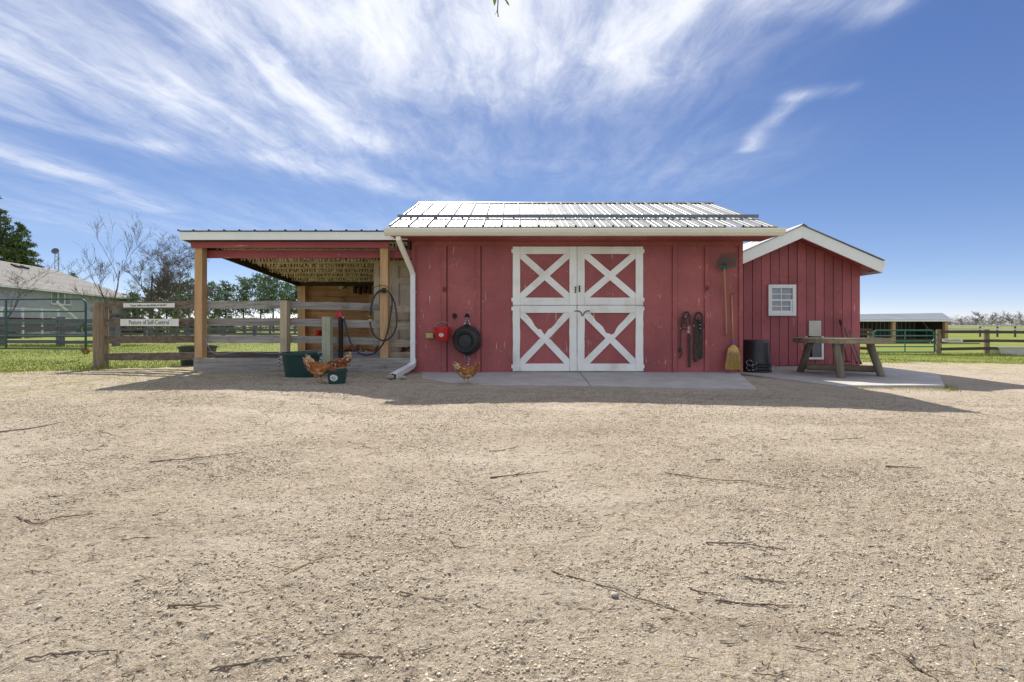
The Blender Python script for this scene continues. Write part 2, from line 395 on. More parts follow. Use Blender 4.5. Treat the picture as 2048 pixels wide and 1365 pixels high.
M['rope_w'] = mat_simple('white_rope', (.68, .68, .70), (.5, .5, .52), 60, .9)
M['rope_d'] = mat_simple('dark_rope', (.03, .03, .045), None, 60, .9)
M['cord'] = mat_simple('blue_cord', (.28, .34, .50), None, 20, .7)
M['sign'] = mat_simple('white_sign_board', (.76, .76, .73), (.68, .68, .64), 4, .5)
M['ink'] = mat_simple('dark_lettering', (.035, .037, .045), None, 4, .6)
M['pane'] = mat_simple('window_glass', (.30, .32, .33), (.20, .22, .24), 3, .12, spec=.8)
M['vinyl'] = mat_simple('white_vinyl', (.80, .80, .79), (.74, .74, .72), 3, .4)
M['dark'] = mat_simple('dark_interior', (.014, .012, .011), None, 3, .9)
M['flap'] = mat_simple('smoky_flap', (.17, .165, .155), (.12, .115, .11), 4, .5)
M['coverp'] = mat_simple('cream_panel', (.58, .57, .50), (.5, .48, .40), 3, .5)
M['old_door'] = mat_white('stained_cream_door', (.66, .57, .43), (.26, .19, .11), .75, .6)
M['siding'] = mat_simple('grey_siding', (.47, .485, .50), (.42, .435, .45), 2, .6, rand=.04)
M['shingle'] = mat_simple('grey_brown_shingle', (.28, .27, .265), (.20, .195, .19), 4, .9, bump=.3, bscale=9, rand=.12)
M['feather'] = mat_simple('rust_feathers', (.38, .150, .045), (.20, .070, .020), 24, .8, rand=.35, island=True)
M['feather_dark'] = mat_simple('chestnut_feathers', (.24, .065, .020), (.12, .03, .011), 24, .8, rand=.35, island=True)
M['feather_pale'] = mat_simple('cream_feathers', (.66, .52, .34), (.50, .33, .17), 24, .85, rand=.2, island=True)
M['comb'] = mat_simple('red_comb', (.50, .045, .045), None, 20, .6)
M['shank'] = mat_simple('yellow_shank', (.48, .33, .15), None, 20, .7)
M['bark'] = mat_simple('grey_brown_bark', (.125, .10, .085), (.075, .06, .05), 5, .95)
M['bark_pale'] = mat_simple('pale_grey_bark', (.20, .175, .16), (.13, .11, .10), 5, .95)
M['twig'] = mat_simple('dry_twig', (.17, .125, .085), (.10, .072, .05), 18, .95, rand=.3)
M['straw_bit'] = mat_simple('dry_straw', (.44, .35, .18), (.30, .22, .11), 18, .95, rand=.25, island=True)
M['litter'] = mat_simple('dry_litter', (.16, .115, .075), (.09, .065, .045), 18, .95, rand=.35, island=True)
M['needle'] = mat_simple('spruce_needles', (.15, .205, .06), (.085, .13, .046), 1.1, .9, rand=.45, island=True)
M['needle_blue'] = mat_simple('pine_needles', (.19, .26, .125), (.11, .165, .085), .8, .9, rand=.45, island=True)
M['cedar'] = mat_simple('bright_cedar', (.17, .26, .035), (.11, .18, .028), 2, .9, rand=.35, island=True)
M['bush'] = mat_simple('olive_bush', (.105, .105, .045), (.07, .065, .035), 2, .9, rand=.4, island=True)
M['bush_red'] = mat_simple('reddish_bush', (.13, .085, .060), (.085, .055, .04), 2, .9, rand=.4, island=True)
M['leaf'] = mat_simple('young_leaf', (.22, .34, .03), (.16, .28, .03), 30, .6, rand=.15)
M['tent'] = mat_simple('white_canvas', (.82, .82, .82), None, 1, .6)
M['far_wood'] = mat_simple('hazed_bare_wood', (.25, .235, .245), (.18, .17, .18), .2, .95, rand=.35, island=True)  # distance haze put into the greyed colour

def mat_gravel():
    m, N, b, co = base_mat('gravel', .95, 0, .15)
    sp = N.new('ShaderNodeSeparateXYZ'); N.l.new(co, sp.inputs[0])
    big = N.noise(co, .55, 5); mid = N.noise(co, 5.0, 6, .6); fine = N.noise(co, 48, 6, .7); grit = N.noise(co, 170, 4, .65)
    trk = N.noise(N.vmath('MULTIPLY', co, (.35, 1.9, 1)).outputs[0], 1.0, 5, .6, .5)
    col = N.mix(N.ramp(mid, .3, .7), (.46, .39, .300), (.36, .302, .228))
    col = N.mix(N.math('MULTIPLY', N.ramp(big, .40, .68), .5), col, (.53, .465, .375))
    col = N.mix(N.math('MULTIPLY', N.ramp(trk, .50, .68), .45), col, (.275, .222, .165))
    for (sc_, lo, hi, k, cc) in ((13, .62, .70, .35, (.22, .175, .125)), (27, .62, .68, .5, (.17, .13, .09)), (27, .40, .33, .7, (.56, .50, .41)), (62, .60, .65, .85, (.12, .092, .065)), (62, .41, .35, .8, (.60, .54, .45)), (140, .60, .66, .8, (.11, .085, .06)), (140, .41, .35, .8, (.62, .56, .47))):
        col = N.mix(N.math('MULTIPLY', N.ramp(N.noise(co, sc_, 3, .6, .4), lo, hi), k), col, cc)
    for (a_, b_, c_, w_) in ((2.55, .10, .012, .16), (3.25, .10, .012, .16), (4.35, -.05, .02, .2), (5.15, -.05, .02, .2), (1.75, -.12, .05, .10), (2.15, -.12, .05, .10)):   # old wheel tracks, packed paler
        q_ = N.math('SUBTRACT', sp.outputs[1], N.math('ADD', N.math('ADD', a_, N.math('MULTIPLY', sp.outputs[0], b_)), N.math('MULTIPLY', N.math('MULTIPLY', sp.outputs[0], sp.outputs[0]), c_)))
        q_ = N.math('ABSOLUTE', N.math('ADD', q_, N.math('MULTIPLY', N.math('SUBTRACT', mid, .5), .35)))
        col = N.mix(N.math('MULTIPLY', N.math('MULTIPLY', N.ramp(q_, w_, w_ * .3), N.ramp(big, .35, .6)), .42), col, (.55, .485, .395))
    moss = N.math('MULTIPLY', N.ramp(sp.outputs[0], -1.8, -6.5), N.ramp(sp.outputs[1], 3.0, 7.0))
    mossr = N.math('MULTIPLY', N.ramp(sp.outputs[0], 6.5, 9.0), N.ramp(sp.outputs[1], 10.5, 13.5))
    mk = N.math('MULTIPLY', N.math('MAXIMUM', moss, mossr), N.ramp(N.noise(co, 2.6, 6, .65), .42, .66))
    col = N.mix(N.math('MULTIPLY', mk, .7), col, (.30, .27, .10))
    N.put(b.inputs['Base Color'], col)
    h = N.math('ADD', N.math('MULTIPLY', fine, 1.0), N.math('MULTIPLY', grit, .35))
    add_bump(N, b, h, 1.0, .03)
    return m
def mat_pasture():
    m, N, b, co = base_mat('pasture_grass', .95, 0, .15)
    big = N.noise(co, .12, 5); mid = N.noise(co, 1.4, 6, .6); fine = N.noise(co, 22, 5, .65)
    col = N.mix(N.ramp(mid, .3, .7), (.175, .205, .038), (.125, .155, .031))
    col = N.mix(N.math('MULTIPLY', N.ramp(big, .42, .7), .5), col, (.215, .215, .062))
    col = N.mix(N.math('MULTIPLY', N.ramp(fine, .5, .75), .5), col, (.25, .245, .085))
    col = N.mix(N.math('MULTIPLY', N.ramp(fine, .42, .28), .5), col, (.06, .085, .018))
    N.put(b.inputs['Base Color'], col); add_bump(N, b, fine, .8, .03)
    return m
M['gravel'] = mat_gravel(); M['pasture'] = mat_pasture()
M['pebble'] = mat_simple('pebble', (.46, .395, .305), (.34, .29, .22), 20, .95, rand=.40, island=True)
M['blade'] = mat_simple('grass_blade', (.255, .29, .058), (.18, .215, .044), 1.5, .8, rand=.35, island=True)
M['blade_dry'] = mat_simple('dry_grass_blade', (.50, .45, .20), (.36, .36, .11), 1.5, .85, rand=.35, island=True)
# ------------------------------------------------------------------ ground
def yard_far(x):
    x = np.asarray(x, float)
    yb = np.where(x < -9.5, 8.9, np.where(x < -6.3, 8.9 + (x + 9.5) / 3.2 * 1.9, 10.9))
    yb = np.where(x > -5.9, 13.2, yb)
    return np.where(x > 5.0, 14.6 + (x - 10) * .04, yb)
def gravel_h(x, y):
    """relief of the gravel in metres"""
    h = .016 * (vn(x, y, .9, 1) - .5) + .012 * (vn(x * .35, y * 1.3, 1.6, 2) - .5)
    h = h + .008 * (vn(x, y, 6, 3) - .5) + .008 * (vn(x, y, 21, 4) - .5) + .011 * (np.clip(vn(x, y, 27, 7), .5, 1) - .5) * (.3 + 1.2 * vn(x, y, 1.3, 8)) + .009 * (vn(x, y, 60, 5) - .5) * np.clip((7 - y) / 2, 0, 1) * (.4 + .9 * vn(x, y, 2.1, 6))
    return h
ys = np.exp(np.linspace(math.log(.75), math.log(15.6), 640)); us = np.linspace(-1.75, 1.75, 500)
YY, UU = np.meshgrid(ys, us, indexing='ij'); XX = UU * YY
GZ = gz(XX, YY)
flat = np.clip(1 - (YY - 8.2) / 1.2, .25, 1)
ZZ = GZ + gravel_h(XX, YY) * flat + .012
def in_poly(x, y, P):
    r = np.zeros(np.broadcast(x, y).shape, bool)
    for (xa, ya), (xb, yb) in zip(P, P[1:] + P[:1]):
        if ya == yb: continue
        r ^= ((ya > y) != (yb > y)) & (x < (xb - xa) * (y - ya) / (yb - ya) + xa)
    return r
ZZ = ZZ - .09 * in_poly(XX, YY, [(4.45, 10.75), (5.55, 7.76), (7.28, 7.79), (8.75, 9.5), (8.9, 11.6), (4.6, 11.6)])      # dug out under the concrete
ZZ = ZZ - .06 * in_poly(XX, YY, [(-1.70, 8.7), (-1.55, 7.75), (-1.05, 7.2), (1.2, 7.02), (3.55, 6.84), (4.15, 8.7)])
nr, nc = YY.shape; idx = np.arange(nr * nc).reshape(nr, nc)
Q = np.stack([idx[:-1, :-1], idx[:-1, 1:], idx[1:, 1:], idx[1:, :-1]], -1).reshape(-1, 4)
xc = XX.ravel()[Q].mean(1); yc = YY.ravel()[Q].mean(1)
keep = yc < yard_far(xc) + 1.5 * (vn(xc, yc, .55, 11) - .5) + .9 * (vn(xc, yc, 2.2, 12) - .5)
me = fast_mesh('gravel_yard', np.stack([XX, YY, ZZ], -1), Q[keep], 4, True); me.materials.append(M['gravel'])
tag(link(bpy.data.objects.new('gravel_yard', me)), kind='structure')
# the wide ground sheet below it, out to the horizon
gx = np.concatenate([-np.exp(np.linspace(math.log(2600), math.log(3), 60)), np.linspace(-2.7, 2.7, 13), np.exp(np.linspace(math.log(3), math.log(2600), 60))])
gy = np.concatenate([np.linspace(-60, -2, 8), np.linspace(-1, 40, 60), np.exp(np.linspace(math.log(41), math.log(3000), 60))])
PX, PY = np.meshgrid(gx, gy, indexing='ij'); PZ = gz(PX, PY) + np.where(PY > 12, .05 * (vn(PX, PY, .2, 21) - .5), 0)
farw = np.clip((np.hypot(PX, PY) - 120) / 150, 0, 1); PZ = PZ * (1 - farw) - .05 * farw - .004
n0, n1 = PX.shape; idx = np.arange(n0 * n1).reshape(n0, n1)
Q = np.stack([idx[:-1, :-1], idx[1:, :-1], idx[1:, 1:], idx[:-1, 1:]], -1).reshape(-1, 4)
me = fast_mesh('ground', np.stack([PX, PY, PZ], -1), Q, 4, True); me.materials.append(M['pasture'])
tag(link(bpy.data.objects.new('ground', me)), kind='structure')

# ------------------------------------------------------------------ main barn
YW = 8.6
XL, XR = -1.87, 4.33
barn = thing('barn', 'red barn with white cross-braced stable doors and metal roof', 'barn', (1.2, YW, 0))
ZT = 2.470
def wx(px, Y=YW): return (px - CX) * Y / F
def wz(py, Y=YW): return CH - (py - HY) * Y / F
dL, dR, dM = wx(1025), wx(1285.5), wx(1153.5)
edges = [XL, wx(889), wx(957), dL]; edges2 = [dR, wx(1349), wx(1413), XR]
for e in (edges, edges2):
    for a, b in zip(e[:-1], e[1:]):
        boxpart('wall_panel', M['red'], barn, a + (.054 if a not in (XL, dR) else .001), b - .001, YW, YW + .02, .0, ZT)
boxpart('gap_shadow_backing', M['dark'], barn, XL + .03, XR - .03, YW + .041, YW + .05, .0, ZT)  # near-black sheet painting the shadow lines in the gaps beside the battens
boxpart('header_board', M['red'], barn, dL - .0, dR + .0, YW - .004, YW + .02, wz(493.3), ZT)
for px in (889, 957, 1349, 1413):
    boxpart('batten', M['red'], barn, wx(px) - .041, wx(px) + .041, YW - .030, YW - .001, .012, 2.385)
for (a, b) in ((XL - .022, XL + .05), (XR - .05, XR + .022)):
    boxpart('corner_board', M['red'], barn, a, b, YW - .026, YW - .0012, .0, 2.386)
boxpart('frieze_board', M['red'], barn, XL - .022, XR + .022, YW - .03, YW - .001, 2.388, ZT)
# other walls (gables and rear)
YB = 12.9
for x0 in (XL, XR - .02):
    MB().prism([(x0, YW + .021, 0), (x0, YB, 0), (x0, YB, 2.62), (x0, 10.75, 3.55), (x0, YW + .021, 2.62)], (.02, 0, 0)).build('side_wall', M['red'], barn)
boxpart('rear_wall', M['red'], barn, XL + .021, XR - .021, YB - .02, YB, 0, 2.5)
# soffit, roof
RE, RR_, ZE, ZR = 8.10, 10.75, 2.640, 3.757     # eave and ridge depth / height (underside)
RX0, RX1 = -2.185, 4.745
boxpart('soffit', M['red'], barn, RX0 + .05, RX1 - .05, RE + .02, YW - .001, 2.471, 2.486)
boxpart('eave_board', M['red'], barn, RX0 + .03, RX1 - .03, RE - .005, RE + .0195, 2.47, ZE - .012)
sl = (ZR - ZE) / (RR_ - RE)
for x0 in (RX0 + .012, RX1 - .032):
    MB().prism([(x0, RE - .006, ZE - .14), (x0, RR_, ZR - .14), (x0, RR_, ZR - .006), (x0, RE - .006, ZE - .006)], (.02, 0, 0)).build('rake_board', M['red'], barn)
    MB().prism([(x0, RR_ + .001, ZR - .14), (x0, 2 * RR_ - RE, ZE - .14), (x0, 2 * RR_ - RE, ZE - .006), (x0, RR_ + .001, ZR - .006)], (.02, 0, 0)).build('rake_board', M['red'], barn)
for (a, b) in ((RX0 + .034, XL - .001), (XR + .001, RX1 - .034)):        # lookout boards under the gable overhang
    MB().prism([(a, RE + .03, ZE - .10), (a, RR_, ZR - .10), (a, RR_, ZR - .088), (a, RE + .03, ZE - .088)], (b - a, 0, 0)).build('rake_soffit', M['red_plain'], barn)
def metal_sheet(x0, x1, p_eave, p_ridge, pitch=.333, rib=.034, minor=True):
    """ribbed steel sheet from eave (y,z) to ridge (y,z)"""
    prof = []; x = x0
    n = max(1, round((x1 - x0) / pitch)); w = (x1 - x0) / n
    for i in range(n):
        b = x0 + i * w
        prof += [(b, 0), (b + .008, rib), (b + .026, rib), (b + .036, 0)]
        if minor:
            for q in (.36, .66): prof += [(b + q * w, 0), (b + q * w + .008, .006), (b + q * w + .022, .006), (b + q * w + .03, 0)]
    prof.append((x1, 0))
    (y0, z0), (y1, z1) = p_eave, p_ridge; d = Vector((0, y1 - y0, z1 - z0)).normalized(); nn = Vector((0, -d.z, d.y))
    if nn.z < 0: nn = -nn
    mb = MB(); k = len(prof); vs = []
    for (y, z) in (p_eave, p_ridge):
        for (x, h) in prof: vs.append(Vector((x, y, z)) + nn * h)
    for (y, z) in (p_eave, p_ridge):
        for (x, h) in prof: vs.append(Vector((x, y, z)) + nn * (h - .0025))
    fs = [(i, i + 1, k + i + 1, k + i) for i in range(k - 1)] + [(2 * k + i + 1, 2 * k + i, 3 * k + i, 3 * k + i + 1) for i in range(k - 1)]
    fs += [(i, 2 * k + i, 2 * k + i + 1, i + 1) for i in range(k - 1)] + [(k + i + 1, 3 * k + i + 1, 3 * k + i, k + i) for i in range(k - 1)]
    return mb.add(vs, fs)
ns = 7; sw = (RX1 - RX0) / ns
for i in range(ns):
    a = RX0 + i * sw
    metal_sheet(a, a + sw - .0005, (RE - .03, ZE), (RR_ - .002, ZR + .012)).build('roof_sheet', M['roof'], barn)
    metal_sheet(a, a + sw - .0005, (2 * RR_ - RE, ZE), (RR_ + .002, ZR + .012), minor=False).build('roof_sheet', M['roof'], barn)
MB().prism([(RX0 - .01, RR_ - .11, ZR - .012), (RX0 - .01, RR_, ZR + .052), (RX0 - .01, RR_ + .11, ZR - .012), (RX0 - .01, RR_, ZR + .046)], (RX1 - RX0 + .02, 0, 0)).build('ridge_cap', M['roof_trim'], barn)
ysb = 8.80; zsb = ZE + (ysb - RE + .03) * (ZR + .012 - ZE) / (RR_ - RE + .03)
boxpart('snow_guard', M['roof_trim'], barn, RX0 - .03, RX1 + .03, ysb, ysb + .03, zsb + .028, zsb + .088, .004)
for i in range(14):
    x = RX0 + .2 + i * .5
    boxpart('snow_guard_bracket', M['roof_trim'], barn, x, x + .03, ysb + .031, ysb + .08, zsb + .008, zsb + .07)
# K-style gutter with a thickened rim
gp = [(8.085, 2.478), (8.045, 2.480), (8.005, 2.525), (7.985, 2.575), (7.985, 2.606), (7.998, 2.606), (7.998, 2.59), (8.0, 2.578), (8.017, 2.530), (8.052, 2.492), (8.085, 2.490)]
gut = MB().prism([(-2.25, y, z) for (y, z) in gp], (7.06, 0, 0)).build('gutter', M['cream'], barn)
for x in (-2.252, 4.811):
    MB().prism([(x, y, z) for (y, z) in gp[:6]] + [(x, 8.085, 2.606)], (.003, 0, 0)).build('end_cap', M['cream'], gut)
# downspout with elbows
def rect_pipe(pts, w=.082, d=.062):
    mb = MB(); vs = []; fs = []; P = [Vector(p) for p in pts]
    for i, p in enumerate(P):
        t = (P[min(i + 1, len(P) - 1)] - P[max(i - 1, 0)]).normalized(); sx_ = Vector((1, 0, 0)); sx_ = (sx_ - t * sx_.dot(t)).normalized(); sy_ = t.cross(sx_)
        for (a, b) in ((-1, -1), (1, -1), (1, 1), (-1, 1)): vs.append(p + sx_ * a * w / 2 + sy_ * b * d / 2)
    for i in range(len(P) - 1):
        for k in range(4): fs.append((i * 4 + k, i * 4 + (k + 1) % 4, i * 4 + 4 + (k + 1) % 4, i * 4 + 4 + k))
    return mb.add(vs, fs)
xd = wx(826, 8.52)
dsp = thing('downspout', 'white downspout on the left corner of the red barn', 'downspout', (xd, 8.5, 0))
tp = at(797, 474, 8.05)
rect_pipe([tp, tp + Vector((0, 0, -.05)), at(800, 487, 8.1), at(823, 540, 8.46), (xd, 8.52, wz(550, 8.52)), (xd, 8.52, wz(552, 8.52))]).build('upper_elbow', M['cream'], dsp)
rect_pipe([(xd, 8.52, wz(546, 8.52)), (xd, 8.52, .24)], .086, .066).build('pipe', M['downspout'], dsp)
low = rect_pipe([(xd + .001, 8.52, .26), (xd, 8.50, .17), (xd - .03, 8.40, .12), at(806, 741.5, 8.0), at(785, 754, 7.45)], .115, .085).build('lower_elbow', M['downspout'], dsp)
e = at(784.6, 754.3, 7.442)
MB().plank(e + Vector((.006, .006, 0)), e + Vector((-.002, -.002, -.0004)), .100, .072, n=(-.2, -1, .2), seg=1, jit=0).build('dark_mouth', M['dark'], dsp)
for z in (.55, 1.5):
    boxpart('strap', M['downspout'], dsp, xd - .048, xd + .048, 8.48, 8.578, z, z + .03)

# stable doors: four leaves
def leaf(x0, x1, z0, z1, flip, chew, lab):
    d = thing('tmp', '', 'x', (x0, YW, z0)); bpy.data.objects.remove(d)
    body = MB().box(x0, x1, YW - .012, YW + .012, z0, z1).build('door_leaf', M['red'], barn)
    body['label'] = lab; w = .138; y = YW - .027
    for xx in (x0 + w / 2, x1 - w / 2):
        plank('stile', M['white_dirty'], body, (xx, y, z0), (xx, y, z1), w, .030, seg=10, jit=.0016 if not chew else .005)
    for zz in (z0 + w / 2, z1 - w / 2):
        plank('rail', M['white_dirty'], body, (x0 + w + .003, y, zz), (x1 - w - .003, y, zz), w, .026, seg=6, jit=.0015)
    a = w + .002; bw = .118
    xa, xb, za, zb = x0 + a, x1 - a, z0 + a, z1 - a
    k = bw * .52
    def strip(pa, pb, yy, t, ch):
        # a diagonal brace whose ends are cut to fit into the corners
        s = 1 if pb[0] > pa[0] else -1; n_ = 14; up_, lo_ = [], []
        ax_, az_ = pa; bx_, bz_ = pb; kx, kz = .095 * s, .082 if bz_ > az_ else -.082
        for i in range(n_ + 1):
            t_ = i / n_; e_ = 0
            if ch and .08 < t_ < .92: e_ = -ch * (0.5 + 0.5 * math.sin(i * 1.9 + x0 * 3)) * R.uniform(.3, 1) * (t_ > .42) * math.sin(math.pi * min(1, (t_ - .42) / .5)) if t_ > .42 else 0
            up_.append((ax_ + (bx_ - kx - ax_) * t_ , yy, az_ + kz + (bz_ - az_ - kz) * t_ + e_))
            lo_.append((ax_ + kx + (bx_ - ax_ - kx) * t_, yy, az_ + (bz_ - kz - az_) * t_))
        return MB().prism(up_ + [(bx_, yy, bz_)] + lo_[::-1] + [(ax_, yy, az_)], (0, t, 0))
    if flip: o1, o2 = ((xa, za), (xb, zb)), ((xb, za), (xa, zb))
    else: o1, o2 = ((xb, za), (xa, zb)), ((xa, za), (xb, zb))
    strip(*o1, YW - .030, .016, chew).build('brace', M['white_dirty'], body)
    strip(*o2, YW - .0342, .016, chew).build('brace', M['white_dirty'], body)
    return body
z_b, z_m, z_t = wz(742), wz(611), wz(494.3)
l1 = leaf(dL + .004, dM - .004, z_m + .004, z_t, False, 0, 'upper left door leaf with a white cross brace')
l2 = leaf(dM + .004, dR - .004, z_m + .004, z_t, True, 0, 'upper right door leaf with a white cross brace')
l3 = leaf(dL + .004, dM - .004, z_b, z_m - .006, True, .10, 'lower left door leaf with a chewed cross brace')
l4 = leaf(dM + .004, dR - .004, z_b, z_m - .006, False, .10, 'lower right door leaf with a chewed cross brace')
boxpart('door_sill', M['grey_wood'], barn, dL, dR, YW - .03, YW + .012, .004, z_b - .006)
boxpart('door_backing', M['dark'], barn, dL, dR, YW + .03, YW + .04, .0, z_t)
# bolts, hook, hinges
for (x, z) in ((dM - .03, wz(580)), (dM + .045, wz(578))):
    mb = MB(); mb.box(x - .012, x + .012, YW - .042, YW - .0355, z - .06, z + .06)
    mb.tube([(x, YW - .048, z - .065), (x, YW - .048, z + .055)], .007, 6)
    for q in (-.045, 0, .045): mb.box(x - .018, x + .018, YW - .055, YW - .042, z + q - .006, z + q + .006)
    mb.build('barrel_bolt', M['iron'], barn)
z = wz(624)
MB().tube(catmull([(dM - .05, YW - .05, z + .01), (dM + .03, YW - .052, z + .012), (dM + .075, YW - .055, z - .02), (dM + .10, YW - .055, z - .075), (dM + .13, YW - .055, z - .03), (dM + .17, YW - .055, z + .01), (dM + .24, YW - .05, z + .014)], 5), .008, 6).build('latch_hook', M['iron'], barn)
for xq in (dL + .002, dR - .002):
    for z in (wz(503), wz(600), wz(618), wz(733)):
        boxpart('hinge', M['white_dirty'], barn, xq - .022, xq + .022, YW - .040, YW - .0355, z - .035, z + .035)

# concrete apron in front of the doors: two poured panels
apron = thing('concrete_apron', 'flat concrete apron along the front of the red barn', 'apron', (1.2, 7.7, 0))
def slab(poly, top, thick, m, parent, name='slab_panel'):
    P = [(p[0], p[1], top(p[0], p[1])) for p in poly]
    return MB().prism(P, (0, 0, -thick)).build(name, m, parent)
top = lambda x, y: .006 - (8.6 - y) * .021 - max(0, x - 2) * .006 * (8.6 - y)
slab([(-1.83, 8.598), (-1.72, 8.1), (-1.5, 7.55), (-1.12, 7.12), (-.9, 7.02), (1.19, 6.92), (1.27, 8.598)], top, .15, M['concrete'], apron)
slab([(1.205, 6.92), (3.62, 6.72), (4.27, 8.598), (1.285, 8.598)], top, .15, M['concrete'], apron)

# ------------------------------------------------------------------ open lean-to shelter
lean = thing('lean_to_shelter', 'open timber lean-to with red beams and white fascia left of barn', 'shelter', (-4, 8.6, 0))
LX0, LX1 = -6.06, -1.90
def lz(y): return 2.58 - (y - 8.3) * .090          # roof deck underside
boxpart('fascia', M['fascia'], lean, LX0, LX1 - .01, 8.30, 8.325, wz(480, 8.3), wz(464, 8.3))
MB().prism([(LX0, 8.326, wz(480, 8.3)), (LX0, 13.0, lz(13.0) - .13), (LX0, 13.0, lz(13.0) + .01), (LX0, 8.326, wz(464, 8.3))], (.02, 0, 0)).build('side_fascia', M['fascia'], lean)
boxpart('upper_beam', M['red_x'], lean, wx(381, 8.45), wx(777, 8.45), 8.45, 8.49, wz(496, 8.45), wz(480.5, 8.45), .003)
boxpart('lower_beam', M['red_x'], lean, wx(411, 8.72), LX1, 8.70, 8.74, wz(516.5, 8.7), wz(501, 8.7), .003)
MB().prism([(LX0 + .03, 8.33, 2.46), (LX0 + .03, 8.449, 2.44), (LX0 + .03, 8.449, 2.455), (LX0 + .03, 8.33, 2.475)], (LX1 - LX0 - .05, 0, 0)).build('front_soffit', M['dark_wood'], lean)
for (x, w) in ((wx(389, 8.5), .14), (wx(760, 8.5), .145)):
    plank('post', M['fir'], lean, (x + w / 2, 8.57, .165), (x + w / 2, 8.57, 2.36), w, .14, seg=6, jit=.002)
for x in (-6.0, -4.0, -2.05):
    plank('rear_post', M['fir'], lean, (x + .08, 12.80, -.02), (x + .08, 12.80, 1.98), .16, .14, seg=4, jit=.003)
plank('rear_stud', M['fir'], lean, (-5.80, 12.74, -.02), (-5.80, 12.74, 1.98), .05, .09, seg=4, jit=.003)
# sill boards on the ground
for (a, b) in ((716.5, 730.0), (730.3, 746)):
    plank('sill_board', M['grey_wood'], lean, (wx(388, 8.46), 8.47, (wz(a, 8.46) + wz(b, 8.46)) / 2), (LX1, 8.47, (wz(a, 8.46) + wz(b, 8.46)) / 2), wz(a, 8.46) - wz(b, 8.46), .05, seg=10, jit=.004)
# rear wall boards
z = .05; k = 0
boxpart('sheathing', M['back_board'], lean, -5.84, LX1, 12.93, 12.945, .02, 2.12)
while z < 1.99:
    w = (.215, .18, .23, .20)[k % 4]; k += 1
    if z + w > 2.16: break
    plank('wall_board', M['back_board'], lean, (-5.84, 12.90 + R.uniform(-.008, .008), z + w / 2), (LX1, 12.90, z + w / 2), w - .006, .03, seg=8, jit=.003); z += w
boxpart('rear_plate', M['dark_wood'], lean, -6.0, LX1, 12.70, 12.745, 1.985, 2.09)
# rafters, purlins, lath ceiling, roof sheets
def rafter(name, x, dep, m, w=.045):
    MB().prism([(x, 8.52, lz(8.52) - .02), (x, 12.98, lz(12.98) - .02), (x, 12.98, lz(12.98) - .02 - dep), (x, 8.52, lz(8.52) - .02 - dep)], (w, 0, 0)).build(name, m, lean)
rafter('rafter', -5.99, .19, M['dark_wood'], .05); rafter('rafter', -1.96, .19, M['dark_wood'])
for i in range(8):
    y = 8.75 + i * .57
    boxpart('purlin', M['slat'], lean, -5.93, -1.97, y, y + .05, lz(y) - .075, lz(y) - .03)
mb = MB(); rs = random.Random(3)
for i in range(15):          # rows of short pale strips hanging under the purlins
    y0 = 8.79 + i * .285; x = -5.92 + rs.uniform(0, .03)
    while x < -2.0:
        w = rs.uniform(.024, .040); h = rs.uniform(.075, .125) * (.75 if i % 2 else 1); t = lz(y0) - rs.uniform(.02, .045); dx = rs.uniform(-.012, .012); dy = rs.uniform(-.02, .03)
        P0 = [(x, y0, t), (x + w, y0, t), (x + w + dx, y0 + dy, t - h), (x + dx, y0 + dy, t - h + rs.uniform(-.012, .012))]
        mb.prism(P0, (0, .007, 0)); x += w + rs.uniform(.020, .046)
tag(mb.build('ceiling_lath', M['slat'], lean), kind='stuff')
MB().prism([(-5.94, 8.50, lz(8.50) - .018), (-5.94, 12.99, lz(12.99) - .018), (-5.94, 12.99, lz(12.99) - .010), (-5.94, 8.50, lz(8.50) - .010)], (3.98, 0, 0)).build('roof_deck', M['dark_wood'], lean)
ns = 5; sw = (LX1 - .02 - (LX0 - .03)) / ns
for i in range(ns):
    a = LX0 - .03 + i * sw
    metal_sheet(a, a + sw - .0005, (8.27, lz(8.27) + .032), (13.05, lz(13.05) + .032), .29, .022, False).build('roof_sheet', M['roof_trim'], lean)

# old six-panel door used as an end wall, horizontal slats below it
od = thing('old_panel_door', 'stained cream six-panel door standing inside the lean-to', 'door', (-2.45, 9.6, 0))
ox0, ox1, oz0, oz1 = wx(748, 9.6), wx(836, 9.6), .205, wz(522, 9.6)
boxpart('door_slab', M['old_door'], od, ox0, ox1, 9.62, 9.63, oz0, oz1)
st = .112; pw = (ox1 - ox0 - 3 * st) / 2
for xx in (ox0, ox0 + st + pw, ox1 - st): boxpart('stile', M['old_door'], od, xx, xx + st, 9.588, 9.6195, oz0, oz1)
for (za, zb) in ((oz1 - .10, oz1), (wz(568, 9.6), wz(556, 9.6)), (wz(640, 9.6), wz(622, 9.6)), (oz0, oz0 + .18)):
    for xx in (ox0 + st + .001, ox0 + 2 * st + pw + .001): boxpart('rail', M['old_door'], od, xx, xx + pw - .002, 9.589, 9.6195, za, zb)
for (za, zb) in ((wz(553, 9.6), wz(534, 9.6)), (wz(619, 9.6), wz(571, 9.6)), (oz0 + .21, wz(643, 9.6))):
    for xx in (ox0 + st, ox0 + 2 * st + pw): boxpart('raised_panel', M['old_door'], od, xx + .04, xx + pw - .04, 9.602, 9.6195, za, zb, .008)

